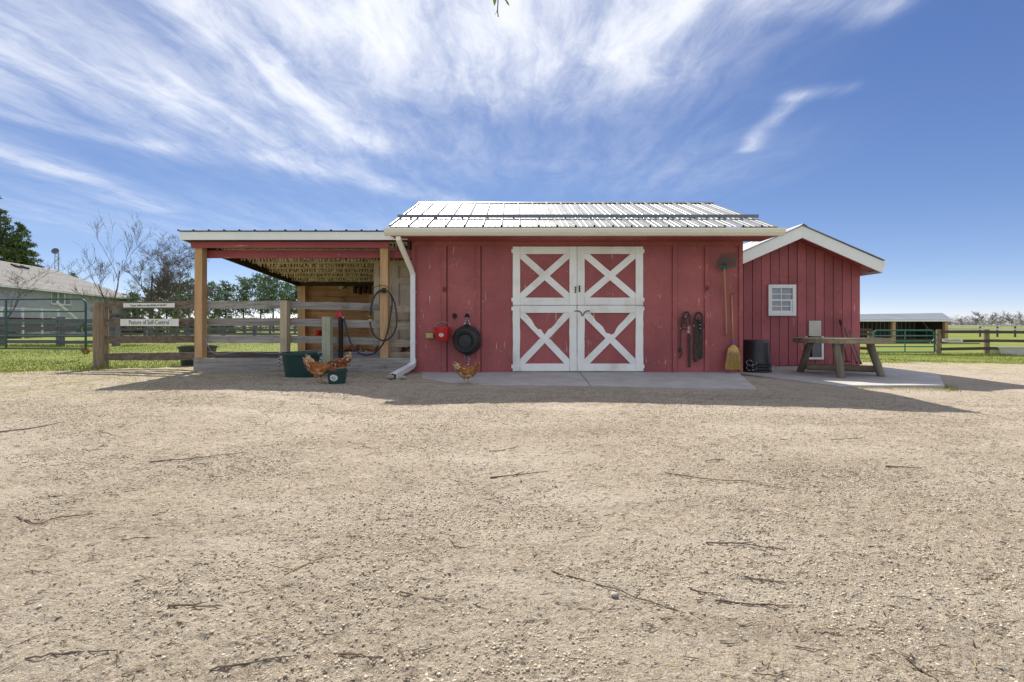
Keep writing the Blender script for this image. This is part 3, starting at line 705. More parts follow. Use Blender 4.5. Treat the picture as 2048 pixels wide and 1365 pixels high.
# small things on the shelter's rear wall
wf = MB().box(-4.86, -4.72, 12.78, 12.86, 1.93, 2.10).box(-4.83, -4.75, 12.72, 12.78, 1.90, 1.95).build('wall_box', M['coverp'], None, loc=(-4.8, 12.8, 1.9), bevel=.01)
tag(wf, 'small pale box high on the rear wall inside the lean-to', 'box')
hk = thing('tack_rack', 'dark wooden tack rack on the rear wall inside lean-to', 'rack', (-4.15, 12.8, 1.85))
boxpart('rack_board', M['dark_wood'], hk, -4.45, -3.95, 12.80, 12.83, 1.92, 2.0)
for i in range(4): boxpart('peg', M['dark_wood'], hk, -4.42 + i * .14, -4.36 + i * .14, 12.66, 12.799, 1.78 - .03 * (i % 2), 1.97)
def bucket(name, lab, m, c, r0, r1, h, hm=None, group=None, handle=True, cat='bucket', handle_h=.15):
    b = thing(name, lab, cat, c, group); c = Vector(c)
    MB().lathe([(r0 * .97, 0), (r0, .01), (r1 * .97, h * .88), (r1 * .975, h * .9), (r1 * 1.03, h * .905), (r1 * 1.04, h), (r1 * .97, h), (r1 * .95, h * .92), (r0 * .95, .02)], c, 26).build('shell', m, b, smooth='auto')
    if handle:
        MB().tube([c + Vector((-r1 * math.cos(a), 0, h * .93 + handle_h * math.sin(a))) for a in [math.pi * i / 12 for i in range(13)]], .004, 6).build('bail', hm or M['steel'], b)
        for s in (-1, 1): MB().box(c.x + s * r1 * 1.0 - .012, c.x + s * r1 * 1.0 + .012, c.y - .014, c.y + .014, c.z + h * .86, c.z + h * .97).build('ear', m, b)
    return b
bucket('feed_bucket', 'red feed bucket hanging inside the lean-to against rear wall', M['red_plastic'], (wx(637.5, 12.55), 12.55, wz(672, 12.55)), .105, .13, .15)

# ------------------------------------------------------------------ small red shed on the right
YS = 11.2; ZP = -.12
def sx_(px, Y=YS): return (px - CX) * Y / F
def sz_(py, Y=YS): return CH - (py - HY) * Y / F
shed = thing('gabled_shed', 'small red shed with white gable trim right of the barn', 'shed', (7.3, YS, ZP))
SXL, SXR = 4.72, sx_(1720); SXC = sx_(1603)
zap = sz_(474.0); zside = sz_(545)
def roofz(x): return zap + .14 - abs(x - SXC) * .43
bw = .2215; x = SXR; bi = 0; rs = random.Random(5)
win = (sx_(1535), sx_(1590), sz_(632), sz_(570)); pet = (sx_(1617), sx_(1641), ZP, sz_(642))
while x > SXL + .05:
    a = max(SXL, x - bw + .015); b = x
    zt = min(roofz(a), roofz(b)) - .06
    off = rs.uniform(-.004, .004)
    MB().prism([(a, YS + off, ZP + .01), (b, YS + off, ZP + .01), (b, YS + off, roofz(b) - .06), (a, YS + off, roofz(a) - .06)], (0, .022, 0)).build('wall_board', M['red_shed'], shed)
    x -= bw
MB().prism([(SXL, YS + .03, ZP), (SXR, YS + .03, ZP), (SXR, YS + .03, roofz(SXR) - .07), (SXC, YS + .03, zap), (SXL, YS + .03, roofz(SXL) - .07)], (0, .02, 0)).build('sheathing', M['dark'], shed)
for xx in (SXR - .02, SXL): boxpart('side_wall', M['red_shed'], shed, xx, xx + .02, YS + .051, YS + 4.2, ZP, roofz(SXR) - .08)
MB().prism([(SXL, YS + 4.2, ZP), (SXR, YS + 4.2, ZP), (SXR, YS + 4.2, roofz(SXR) - .08), (SXC, YS + 4.2, zap), (SXL, YS + 4.2, roofz(SXL) - .08)], (0, .02, 0)).build('rear_wall', M['red_shed'], shed)
YR = 10.8
apx, apz = sx_(1605, YR), sz_(452, YR); ex, ez = sx_(1766, YR), sz_(522.5, YR); exl = 2 * apx - ex; th = .285
m_ = (apz - ez) / (ex - apx)
for (xa, xb) in ((apx + .001, ex), (exl, apx - .001)):
    zz = lambda x: apz - abs(x - apx) * m_
    MB().prism([(xa, YR, zz(xa)), (xb, YR, zz(xb)), (xb, YR, zz(xb) - th), (xa, YR, zz(xa) - th)], (0, .03, 0)).build('barge_board', M['fascia'], shed)
    MB().prism([(xa, YR + .031, zz(xa) - th + .06), (xb, YR + .031, zz(xb) - th + .06), (xb, YR + .031, zz(xb) - th + .075), (xa, YR + .031, zz(xa) - th + .075)], (0, YS - YR - .04, 0)).build('soffit', M['red_plain'], shed)
    mid = MB(); n = 6
    for i in range(4):
        y0 = YR - .03 + i * 1.15
        MB().prism([(xa, y0, zz(xa) + .005), (xb + (.03 if xb > apx else 0), y0, zz(xb) + .005), (xb + (.03 if xb > apx else 0), y0, zz(xb) + .022), (xa, y0, zz(xa) + .022)], (0, 1.148, 0)).build('roof_sheet', M['roof'], shed)
MB().prism([(apx - .1, YR - .04, apz - .015), (apx, YR - .04, apz + .048), (apx + .1, YR - .04, apz - .015), (apx, YR - .04, apz + .038)], (0, 4.6, 0)).build('ridge_cap', M['roof'], shed)
MB().prism([(ex + .002, YR - .01, ez - .13), (ex + .09, YR - .01, ez - .10), (ex + .11, YR - .01, ez - .02), (ex + .002, YR - .01, ez - .02)], (0, 4.5, 0)).build('gutter', M['fascia'], shed)
boxpart('eave_fascia', M['fascia'], shed, ex - .02, ex, YR + .031, YR + 4.4, ez - th, ez - .004)
# window with grilles
wn_ = MB(); x0, x1, z0, z1 = win; y = YS - .03; fw = .085
wo_ = boxpart('window', M['pane'], shed, x0 + fw, x1 - fw, YS - .02, YS - .014, z0 + fw, z1 - fw)
for (a, b, c, d) in ((x0, x0 + fw, z0, z1), (x1 - fw, x1, z0, z1), (x0 + fw + .001, x1 - fw - .001, z0, z0 + fw), (x0 + fw + .001, x1 - fw - .001, z1 - fw, z1)):
    boxpart('casing', M['vinyl'], wo_, a, b, YS - .05, YS - .008, c, d)
zm = (z0 + z1) / 2; xm = (x0 + x1) / 2 - .02
boxpart('meeting_rail', M['vinyl'], wo_, x0 + fw, x1 - fw, YS - .042, YS - .021, zm - .022, zm + .022)
boxpart('sash_stile', M['vinyl'], wo_, x1 - fw - .05, x1 - fw - .001, YS - .038, YS - .021, z0 + fw, zm - .023)
boxpart('sash_rail', M['vinyl'], wo_, x0 + fw, x1 - fw - .051, YS - .038, YS - .021, z0 + fw, z0 + fw + .04)
boxpart('grille_bar', M['vinyl'], wo_, xm - .012, xm + .012, YS - .033, YS - .021, z0 + fw + .04, zm - .023)
boxpart('grille_bar', M['vinyl'], wo_, xm - .012, xm + .012, YS - .033, YS - .021, zm + .023, z1 - fw)
for zq in ((z0 + fw + zm) / 2, (zm + z1 - fw) / 2): boxpart('grille_bar', M['vinyl'], wo_, x0 + fw, x1 - fw, YS - .031, YS - .022, zq - .011, zq + .011)
# pet door
x0, x1 = sx_(1612), sx_(1645); zb_, zt_ = sz_(719), sz_(673)
boxpart('cover_panel', M['coverp'], shed, sx_(1616.5), sx_(1641), YS - .028, YS - .008, zt_ + .004, sz_(642), .004)
pd = boxpart('pet_door', M['dark'], shed, x0, x1, YS - .014, YS - .008, zb_, zt_)
for (a, b, c, d) in ((x0 - .03, x0, zb_, zt_), (x1 - .05, x1, zb_, zt_), (x0 + .001, x1 - .051, zb_, zb_ + .05)):
    boxpart('frame', M['vinyl'], pd, a, b, YS - .05, YS - .015, c, d)
boxpart('flap', M['flap'], pd, x0 + .14, x1 - .052, YS - .026, YS - .018, zb_ + .052, zt_)
boxpart('door_mat', M['grey_wood'], shed, x0 - .06, x1 + .1, YS - .42, YS - .06, ZP + .001, ZP + .03)

# concrete pad in front of the shed
ptop = lambda x, y: ZP
pad = MB().prism([(4.36, 10.78, ZP), (5.5, 7.67, ZP), (5.62, 7.66, ZP), (7.30, 7.70, ZP), (7.36, 7.74, ZP), (8.86, 9.45, ZP), (9.0, 11.19, ZP), (4.6, 11.19, ZP)], (0, 0, -.11)).build('concrete_pad', M['concrete'], None, loc=(6.8, 9.4, ZP), bevel=.012)
tag(pad, 'angular concrete pad under the log table in front of shed', 'pad')
# ------------------------------------------------------------------ near board fence, posts, signs
fen = thing('board_fence', 'weathered four-board fence running from the big post past lean-to', 'fence', (-5, 8.9, 0))
pA = Vector((-8.5, 9.41, 0)); pB = Vector((wx(389, 8.68) + .02, 8.68, 0))
MB().tube([(-8.5, 9.41, -.05), (-8.5, 9.41, .5), (-8.505, 9.412, 1.0), (-8.5, 9.41, 1.365)], [.135, .128, .128, .124], 12).build('gate_post', M['old_post'], fen, smooth='auto')
off = Vector((0, 0, 0)); rows = [(604, 618), (638.5, 652.7), (672.5, 687), (707, 721)]
for (a, b) in rows:
    zc = (wz(a, 9.41) + wz(b, 9.41)) / 2
    zd = CH - ((a + b) / 2 - 1.0 - HY) * 8.68 / F
    plank('board', M['brown_rail'], fen, pA + Vector((.10, -.02, zc)), pB + Vector((.06, .02, zd)), .148, .03, n=(-.27, -.96, 0), seg=10, jit=.006)
xq = wx(571.5, 8.72)
for (a, b) in ((602.7, 618), (637, 652), (671, 686.5), (704.5, 718)):
    zc = CH - ((a + b) / 2 - HY) * 8.70 / F
    plank('board', M['brown_rail'] if a > 700 else M['grey_wood'], fen, (wx(400, 8.7), 8.66, zc), (xq + .12, 8.68, zc), .145, .028, seg=10, jit=.005)
    plank('board', M['grey_wood'], fen, (xq + .121, 8.672, zc - .002), (wx(772, 8.7), 8.668, zc - .045 if a < 700 else zc), .14, .028, seg=10, jit=.006)
    plank('board', M['sun_tinted_rail'], fen, (wx(772, 8.7) + .002, 8.69, zc - .075 if a < 700 else zc), (LX1 + .0, 8.69, zc - .08 if a < 700 else zc), .135, .028, seg=6, jit=.005)
plank('post', M['tan_post'], fen, (xq + .065, 8.57, .05), (xq + .065, 8.57, wz(601.5, 8.52)), .125, .14, seg=5, jit=.003)
# three-board end gate hook and wire
sg = thing('pasture_sign', 'white sign lettered Pasture of Self-Control on the fence', 'sign', (-7.2, 9.1, .95))
def fence_pt(px, py):
    # point on the face of the left fence run
    d = pB - pA; t = 0.5
    for _ in range(20):
        Y = pA.y + d.y * t; x = (px - CX) * Y / F; t = (x - pA.x) / d.x
    return Vector(((px - CX) * Y / F, Y, CH - (py - HY) * Y / F))
fd = (pB - pA).normalized(); fnv = Vector((fd.y, -fd.x, 0)).normalized()
if fnv.y > 0: fnv = -fnv
def sign(root, x0, x1, y0, y1, txt, size, xs):
    a = fence_pt(x0, (y0 + y1) / 2); b = fence_pt(x1, (y0 + y1) / 2); h = (y1 - y0) * (a.y + b.y) / 2 / F
    MB().plank(a + fnv * .035, b + fnv * .035, h, .012, n=fnv, seg=2, jit=0).build('board', M['sign'], root, bevel=.002)
    text_on(txt, size, M['ink'], root, (a + b) / 2 + fnv * .0425, right=fd, xs=xs)
sign(sg, 245, 361, 638.5, 652.5, 'Pasture of Self-Control', .125, .93)
sg2 = thing('caution_sign', 'narrow white sign with a caution about stallions on top fence board', 'sign', (-7.1, 9.1, 1.3))
sign(sg2, 251, 353, 607, 615.5, '"Caution: Stallions are unpredictable and may bite."', .058, .83)

# ------------------------------------------------------------------ tube gates
def tube_gate(name, lab, m, p0, p1, z0, z1, nbar, uprights, r=.024, curve=.16, plate=None):
    """round-cornered tube gate from p0 (hinge) to p1 (latch end)"""
    p0 = Vector(p0); p1 = Vector(p1); d = (p1 - p0); L = d.length; d.normalize(); g = thing(name, lab, 'gate', (p0 + p1) / 2)
    P = lambda s, z: Vector((p0.x + d.x * s, p0.y + d.y * s, z))
    fr = [P(0, z0), P(0, z1 - curve)] + [P(curve * (1 - math.cos(a)), z1 - curve + curve * math.sin(a)) for a in (.4, .8, 1.2)] + [P(curve, z1), P(L - curve, z1)] + \
         [P(L - curve + curve * math.sin(a), z1 - curve + curve * math.cos(a)) for a in (.4, .8, 1.2)] + [P(L, z1 - curve), P(L, z0), P(L - .01, z0)]
    MB().tube(fr, r, 8).build('frame', m, g, smooth='auto')
    for i in range(nbar):
        z = z0 + (z1 - z0) * i / nbar
        MB().tube([P(r, z), P(L - r, z)], r * .85, 8).build('bar', m, g, smooth='auto')
    nrm = Vector((-d.y, d.x, 0)); nrm = -nrm if nrm.y > 0 else nrm
    for s in uprights: MB().plank(P(s, z0) + nrm * .03, P(s, z1) + nrm * .03, .055, .012, n=nrm, seg=1, jit=0).build('upright', m, g)
    return g, P, L
g, P, L = tube_gate('tube_gate', 'dark green tube gate standing open on the left lawn', M['gate_dark'], (wx(-75, 11.9), 11.9, 0), (wx(171.5, 11.5), 11.5, 0), .29, 1.555, 4, [1.35])
c = P(L - .09, .82)
MB().prism([c + Vector((-.15, -.045, -.11)), c + Vector((.1, -.045, -.11)), c + Vector((.1, -.045, .16)), c + Vector((.05, -.045, .12))], (0, .02, 0)).build('latch_plate', M['gate_dark'], g)
MB().tube(catmull([c + Vector((.07, -.06, .02)), c + Vector((.05, -.07, -.05)), c + Vector((.09, -.07, -.10))]), .008, 6).build('chain', M['brass'], g)
hp = MB().tube([(wx(-78, 11.95) - .1, 11.95, -.05), (wx(-78, 11.95) - .1, 11.95, 1.6)], .12, 12).build('gate_post', M['old_post'], None, smooth='auto', loc=(wx(-78, 11.95), 11.95, 0))
tag(hp, 'old wooden post that the dark green gate hangs from', 'post')

# ------------------------------------------------------------------ far fences
def far_fence(name, lab, pts, nposts, zs, bh, mp, mr, pr=.11, ph=1.32, square=True, cat='fence'):
    f = thing(name, lab, cat, (pts[0][0], pts[0][1], float(gz(*pts[0]))))
    for (a, b), n in zip(zip(pts[:-1], pts[1:]), nposts):
        a = Vector((a[0], a[1], 0)); b = Vector((b[0], b[1], 0)); q = [a.lerp(b, i / n) for i in range(n + 1)]
        dirv = (b - a).normalized(); nv = Vector((dirv.y, -dirv.x, 0)); nv = -nv if nv.y > 0 else nv
        for i, p in enumerate(q):
            z = float(gz(p.x, p.y)); hh = ph + R.uniform(-.03, .05)
            if square: MB().plank(p + Vector((0, 0, z - .05)), p + Vector((0, 0, z + hh)), 2 * pr, 2 * pr, n=nv, seg=2, jit=.01).build('post', mp, f)
            else: MB().tube([p + Vector((0, 0, z - .05)), p + Vector((.01, 0, z + hh * .5)), p + Vector((0, 0, z + hh))], [pr, pr * .95, pr * .9], 9).build('post', mp, f)
        for p, p2 in zip(q[:-1], q[1:]):
            z = float(gz(p.x, p.y)); z2 = float(gz(p2.x, p2.y))
            for zz in zs:
                MB().plank(p + nv * (pr + .02) + Vector((0, 0, z + zz + R.uniform(-.015, .015))), p2 + nv * (pr + .02) + Vector((0, 0, z2 + zz + R.uniform(-.015, .015))) , bh, .03, n=nv, seg=3, jit=.006).build('board', mr, f)
    return f
X21 = lambda px, Y: (px - CX) * Y / F
far_fence('lawn_fence', 'dark grey board fence behind the dark green gate', [(X21(-120, 22.5), 22.5), (X21(2, 21.5), 21.5), (X21(121, 21), 21.0), (X21(232, 21.3), 21.3)], [1, 1, 1], (.20, .50, .82, 1.17), .15, M['far_post'], M['far_fence'])
far_fence('pasture_fence', 'long bluish grey board fence across the green pasture', [(X21(120, 38), 38), (X21(222, 37), 37), (X21(300, 36.5), 36.5), (X21(375, 36), 36), (X21(446, 36), 36), (X21(509, 36), 36), (X21(572, 36), 36), (X21(640, 36), 36)], [1] * 7, (.22, .58, .95, 1.22), .16, M['far_post'], M['far_fence'])
far_fence('back_paddock_fence', 'farthest low fence of the left pasture with thin posts', [(X21(290, 52), 52), (X21(640, 52), 52)], [7], (.35, .75, 1.1), .13, M['far_post'], M['far_fence'], pr=.09)
# right-hand fences
YF = 24.0
far_fence('right_board_fence', 'dark three-board fence with round posts right of the teal gate', [(X21(1877, YF), YF), (X21(1973, YF), YF), (X21(2075, YF), YF)], [1, 1], (.34, .75, 1.22), .15, M['old_post'], M['dark_rail'], pr=.125, ph=1.30, square=False)
far_fence('shed_side_fence', 'short board fence between the red shed and teal gate', [(X21(1690, YF), YF), (X21(1740, YF), YF)], [1], (.30, .70, 1.05, 1.25), .15, M['old_post'], M['dark_rail'], pr=.13, ph=1.33, square=False)
zg = float(gz(X21(1810, 24.5), 24.5))
g, P, L = tube_gate('tube_gate', 'bright teal tube gate in front of the distant run-in shed', M['gate_teal'], (X21(1748, 24.2), 24.2, 0), (X21(1869, 24.2), 24.2, 0), zg + .15, zg + 1.30, 4, [1.62], r=.038)
MB().plank(P(L - .25, zg + .60) + Vector((0, -.03, 0)), P(L - .04, zg + .82) + Vector((0, -.03, 0)), .05, .012, seg=1, jit=0).build('latch_bar', M['gate_teal'], g)
s3 = thing('small_pasture_sign', 'small pale pasture sign on the right-hand fence beside the gate', 'sign', (X21(1905, 23.8), 23.8, .1))
a = at(1884, 681, 23.82); b = at(1925.5, 681, 23.82)
MB().plank(a, b, .165, .015, seg=1, jit=0).build('board', M['sign'], s3)
text_on('Pasture of Kindness', .125, M['ink'], s3, (a + b) / 2 + Vector((0, -.0085, 0)), xs=.82)
far_fence('pale_field_fence', 'far pale three-rail fence at the edge of right field', [(X21(1880, 58), 58), (X21(1960, 57), 57), (X21(2030, 56), 56), (X21(2110, 56), 56)], [1, 2, 1], (.55, .95, 1.38), .19, M['dark_rail'], M['pale_fence'], pr=.07, ph=1.5)
# white trough by the right fence
tr = MB(); c = G(2032, 711)
prof = [(.92, .40), (.74, .0), (-.74, .0), (-.92, .40)]
tr.prism([(c.x + x, c.y, c.z + z) for (x, z) in prof], (0, .55, 0)); tr.box(c.x - .95, c.x + .95, c.y - .03, c.y + .02, c.z + .37, c.z + .43); tr.box(c.x - .95, c.x + .95, c.y + .53, c.y + .58, c.z + .37, c.z + .43)
tag(tr.build('water_trough', M['coverp'], None, loc=c), 'pale plastic water trough beside the right-hand fence', 'trough')
stp = G(1850, 728); tag(MB().prism([stp + Vector((math.cos(a) * .55 * (1 + .2 * math.sin(3 * a)), math.sin(a) * .22, .02)) for a in [i * .45 for i in range(14)]], (0, 0, -.05)).build('paving_stone', M['stone'], None, loc=stp), 'flat pale stone lying at the edge of the right lawn', 'stone')

# ------------------------------------------------------------------ run-in shed far right
ri = thing('run_in_shed', 'long open-fronted run-in shed with grey metal roof beyond gate', 'shed', (X21(1800, 43), 43, -.82)); zb = -.82
rx0, rx1 = X21(1640, 43), X21(1890, 43); zev = wz(641, 43)
MB().prism([(rx0 - .3, 42.6, zev + .02), (rx1 + .3, 42.6, zev + .02), (X21(1885, 46), 46, wz(627.5, 46)), (X21(1640, 46), 46, wz(631, 46))], (0, 0, .06)).build('roof', M['far_roof'], ri)
boxpart('fascia', M['fascia'], ri, rx0 - .3, rx1 + .3, 42.55, 42.598, zev - .12, zev + .06)
x = rx0; 
while x < rx1 - .1:
    boxpart('wall_board', M['dark_rail'], ri, x, x + .40, 45.9, 45.93, zb, zev + .5); x += .425
for px in (1700, 1783, 1887): boxpart('post', M['fir'], ri, X21(px, 43) - .15, X21(px, 43) + .15, 42.7, 42.95, zb, zev - .01)
for xx in (rx0, rx1 - .05): boxpart('end_wall', M['dark_rail'], ri, xx, xx + .04, 43, 45.9, zb, zev + .1)
boxpart('kick_board', M['dark_rail'], ri, rx0, rx1, 43.0, 43.04, zb, zb + .4)

# ------------------------------------------------------------------ house on the left
house = thing('house', 'grey two-storey house with hipped shingle roof on the left', 'house', (-52, 50, -.6))
hd = Vector((-.267, .964, 0)).normalized(); hn = Vector((hd.y, -hd.x, 0)); h0 = Vector((-51.8, 46.0, 0)) - hd * 14; LH = 38.5; ZB = -.7; ZEV = 4.9
def HP(s, o, z): return h0 + hd * s + hn * o + Vector((0, 0, z))
def hbox(name, m, s0, s1, o0, o1, z0, z1, par=None):
    return MB().add([HP(s, o, z) for s in (s0, s1) for o in (o0, o1) for z in (z0, z1)], [(0, 1, 3, 2), (4, 6, 7, 5), (0, 4, 5, 1), (2, 3, 7, 6), (0, 2, 6, 4), (1, 5, 7, 3)]).build(name, m, par or house)
z = ZB; k = 0
hbox('wall', M['siding'], 0, LH, -12, -.03, ZB, ZEV)
while z < ZEV - .05:      # lapped siding courses on the side in view
    zz2 = min(z + .28, ZEV); MB().add([HP(s, o, q) for s in (0, LH) for (o, q) in ((-.029, z), (.012, z + .002), (-.012, zz2 - .004), (-.029, zz2 - .004))],
        [(0, 1, 2, 3), (7, 6, 5, 4), (0, 4, 5, 1), (1, 5, 6, 2), (2, 6, 7, 3), (3, 7, 4, 0)]).build('siding_course', M['siding'], house); z += .28
ov = .5; rise = 3.5
E = [HP(-ov, ov, ZEV), HP(LH + ov, ov, ZEV), HP(LH + ov, -12 - ov, ZEV), HP(-ov, -12 - ov, ZEV)]; r1, r2 = HP(6, -6, ZEV + rise), HP(LH - 6, -6, ZEV + rise)
rf = MB().add(E + [r1, r2], [(0, 1, 5, 4), (1, 2, 5), (2, 3, 4, 5), (3, 0, 4), (0, 3, 2, 1)]).build('roof', M['shingle'], house)
for i in range(22):     # shingle courses
    t0, t1 = i / 22, (i + 1) / 22
    a0, a1 = E[0].lerp(r1, t0), E[1].lerp(r2, t0); b0, b1 = E[0].lerp(r1, t1), E[1].lerp(r2, t1); up = hn * .02 + Vector((0, 0, .045)); u2 = hn * .004 + Vector((0, 0, .008))
    MB().add([a0, a1, a0 + up, a1 + up, b0 + u2, b1 + u2], [(0, 1, 3, 2), (2, 3, 5, 4)]).build('shingle_course', M['shingle'], rf)
hbox('eave_gutter', M['fascia'], -ov, LH + ov, ov, ov + .12, ZEV - .2, ZEV - .01)
def hwin(px0, px1, py0, py1, n):
    s_ = []
    for px in (px0, px1):
        k = (px - CX) / F; s_.append((k * h0.y - h0.x) / (hd.x - k * hd.y))
    pm = HP((s_[0] + s_[1]) / 2, 0, 0); z1, z0 = CH - (py0 - HY) * pm.y / F, CH - (py1 - HY) * pm.y / F
    w = hbox('window', M['vinyl'], s_[0], s_[1], .02, .06, z0, z1); dx = (s_[1] - s_[0]) / n
    for i in range(n): hbox('pane', M['pane'], s_[0] + dx * i + dx * .10, s_[0] + dx * (i + 1) - dx * .10, .061, .068, z0 + .14, z1 - .12, w)
    hbox('sill', M['siding'], s_[0] - .15, s_[1] + .15, .02, .12, z0 - .14, z0 - .002, w)
hwin(101.5, 141, 584, 610, 3); hwin(102, 141, 636, 662, 3); hwin(30, 51, 657, 664, 2)
# deck with a stair rail under a small roof
dk = hbox('deck', M['dark_wood'], 9.5, 17.5, .02, 3.0, 1.4, 1.6); hbox('deck_skirt', M['far_fence'], 9.5, 17.5, 2.8, 2.9, .2, 1.35)
for s in (9.6, 12.2, 14.8, 17.3): hbox('deck_post', M['vinyl'], s, s + .16, 2.85, 3.0, ZB, 2.6)
hbox('deck_rail', M['vinyl'], 9.6, 17.3, 2.88, 2.98, 2.45, 2.55)
MB().plank(HP(17.0, 3.0, 3.4), HP(22.5, 3.0, .4), .22, .08, n=hn, seg=1, jit=0).build('stair_rail', M['vinyl'], house)
for (s, w) in ((23.6, .9), (25.0, .6)):
    MB().add([HP(s, -5.2, ZEV + 3.0), HP(s + w, -5.2, ZEV + 3.0), HP(s + w, -4.6, ZEV + 2.7), HP(s, -4.6, ZEV + 2.7), HP(s, -5.2, ZEV + 3.25), HP(s + w, -5.2, ZEV + 3.25), HP(s + w, -4.6, ZEV + 3.0), HP(s, -4.6, ZEV + 3.0)],
             [(0, 1, 2, 3), (4, 5, 6, 7), (0, 1, 5, 4), (1, 2, 6, 5), (2, 3, 7, 6), (3, 0, 4, 7)]).build('roof_vent', M['dark'], rf)
# dish on a lattice mast behind the house
ma = thing('dish_mast', 'grey lattice mast with a round dish behind the house', 'mast', (X21(113, 75), 75, -.3)); c = at(113, 505, 75)
for dx, dy in ((-.25, 0), (.25, 0), (0, .4)): MB().tube([(c.x + dx * 2, 75 + dy, -.3), (c.x + dx, 75 + dy, c.z)], .05, 5).build('leg', M['steel'], ma)
for i in range(12): MB().tube([(c.x - .3 * (1 if i % 2 else -1), 75, c.z - 6 + i * .5), (c.x + .3 * (1 if i % 2 else -1), 75, c.z - 5.5 + i * .5)], .035, 4).build('brace', M['steel'], ma)
MB().lathe([(.02, 0), (.28, .05), (.5, .18), (.52, .2), (.27, .09), (.02, .04)], c + Vector((.1, -.2, .1)), 16, axis=(.35, -1, .3)).build('dish', M['far_fence'], ma)
# white tent roof beyond the pasture
tc_ = G(575, 652.5); tc_ = Vector((X21(578, 95), 95, 0))
tm = MB(); tw = 5.2; a = at(528, 637.5, 95); 
tm.add([(tc_.x - tw, 92, a.z), (tc_.x + tw + 1, 92, a.z), (tc_.x + tw + 1, 98, a.z), (tc_.x - tw, 98, a.z), (tc_.x - .5, 95, a.z + 1.0), (tc_.x + 1, 95, a.z + 1.0)], [(0, 1, 5, 4), (1, 2, 5), (2, 3, 4, 5), (3, 0, 4), (3, 2, 1, 0)])
tn = thing('canvas_shelter', 'white canvas shelter roof beyond the pasture fence', 'tent', (tc_.x, 95, 0)); tm.build('canopy', M['tent'], tn)
for x in (tc_.x - tw + .1, tc_.x, tc_.x + tw + .9):
    for y in (92.1, 97.9): MB().tube([(x, y, -.3), (x, y, a.z)], .06, 6).build('pole', M['steel'], tn)
# ------------------------------------------------------------------ trees
def bare_tree(name, lab, base, H, seed, spread=.5, trunk_r=None, m='bark', lean=(0, 0), levels=5, low=.25, group=None, fork=2.4, cat='tree', fine=1.0):
    rr = random.Random(seed); t = thing(name, lab, cat, base, group); tr = trunk_r or H * .018
    big, small = MB(), MB()
    def branch(p, d, L, r, lv):
        n = 4 if lv < 2 else 3; pts = [p]; rs = [r]; dd = d.copy()
        for i in range(n):
            dd = (dd + Vector((rr.gauss(0, .13), rr.gauss(0, .13), rr.gauss(.04, .08)))).normalized()
            pts.append(pts[-1] + dd * L / n); rs.append(r * (1 - .62 * (i + 1) / n))
        (big if lv < 2 else small).tube(pts, rs, 6 if lv < 2 else (4 if lv == 2 else 3), cap=False)
        if lv >= levels: return
        k = rr.randint(4, 6) if lv == 0 else rr.randint(3, 5)
        k = int(k * fork / 2.2)
        for j in range(k):
            s = rr.uniform(low if lv == 0 else .2, 1.0); i = min(n - 1, int(s * n)); q = pts[i].lerp(pts[i + 1], s * n - i)
            ax = Vector((rr.gauss(0, 1), rr.gauss(0, 1), rr.gauss(0, .35))).normalized()
            nd = (dd * (1 - spread) + ax * spread * 1.25 + Vector((0, 0, .22))).normalized()
            branch(q, nd, L * rr.uniform(.42, .68), max(.006 * fine, r * (1 - .6 * s) * rr.uniform(.45, .65)), lv + 1)
    b = Vector(base); branch(b - Vector((0, 0, .1)), Vector((lean[0], lean[1], 1)).normalized(), H * .62, tr, 0)
    big.build('trunk', M[m], t, smooth=True); small.build('crown', M[m], t)
    return t
def leaf_cloud(name, m, parent, centres, radii, per, size, seed, droop=0.0, stretch=2.2, ups=.3):
    """many small needle or leaf shaped triangles round each centre"""
    rg = np.random.default_rng(seed); C = np.repeat(np.asarray(centres, float), per, 0); Rr = np.repeat(np.asarray(radii, float), per)
    n = len(C); d = rg.normal(size=(n, 3)); d /= np.linalg.norm(d, axis=1, keepdims=True); rad = Rr * rg.random(n) ** .45
    p = C + d * rad[:, None] * np.array([1, 1, .7]); dr = d + rg.normal(size=(n, 3)) * .5; dr[:, 2] += ups - droop; dr /= np.linalg.norm(dr, axis=1, keepdims=True)
    s = np.cross(dr, rg.normal(size=(n, 3))); s /= np.linalg.norm(s, axis=1, keepdims=True) + 1e-9
    sz = size * rg.uniform(.6, 1.4, n)[:, None]
    V = np.stack([p - s * sz * .5, p + s * sz * .5, p + dr * sz * stretch], 1).reshape(-1, 3) - np.array(ORG[parent.name])
    me = fast_mesh(name, V, np.arange(n * 3)); me.materials.append(M[m])
    return link(bpy.data.objects.new(name, me), parent)
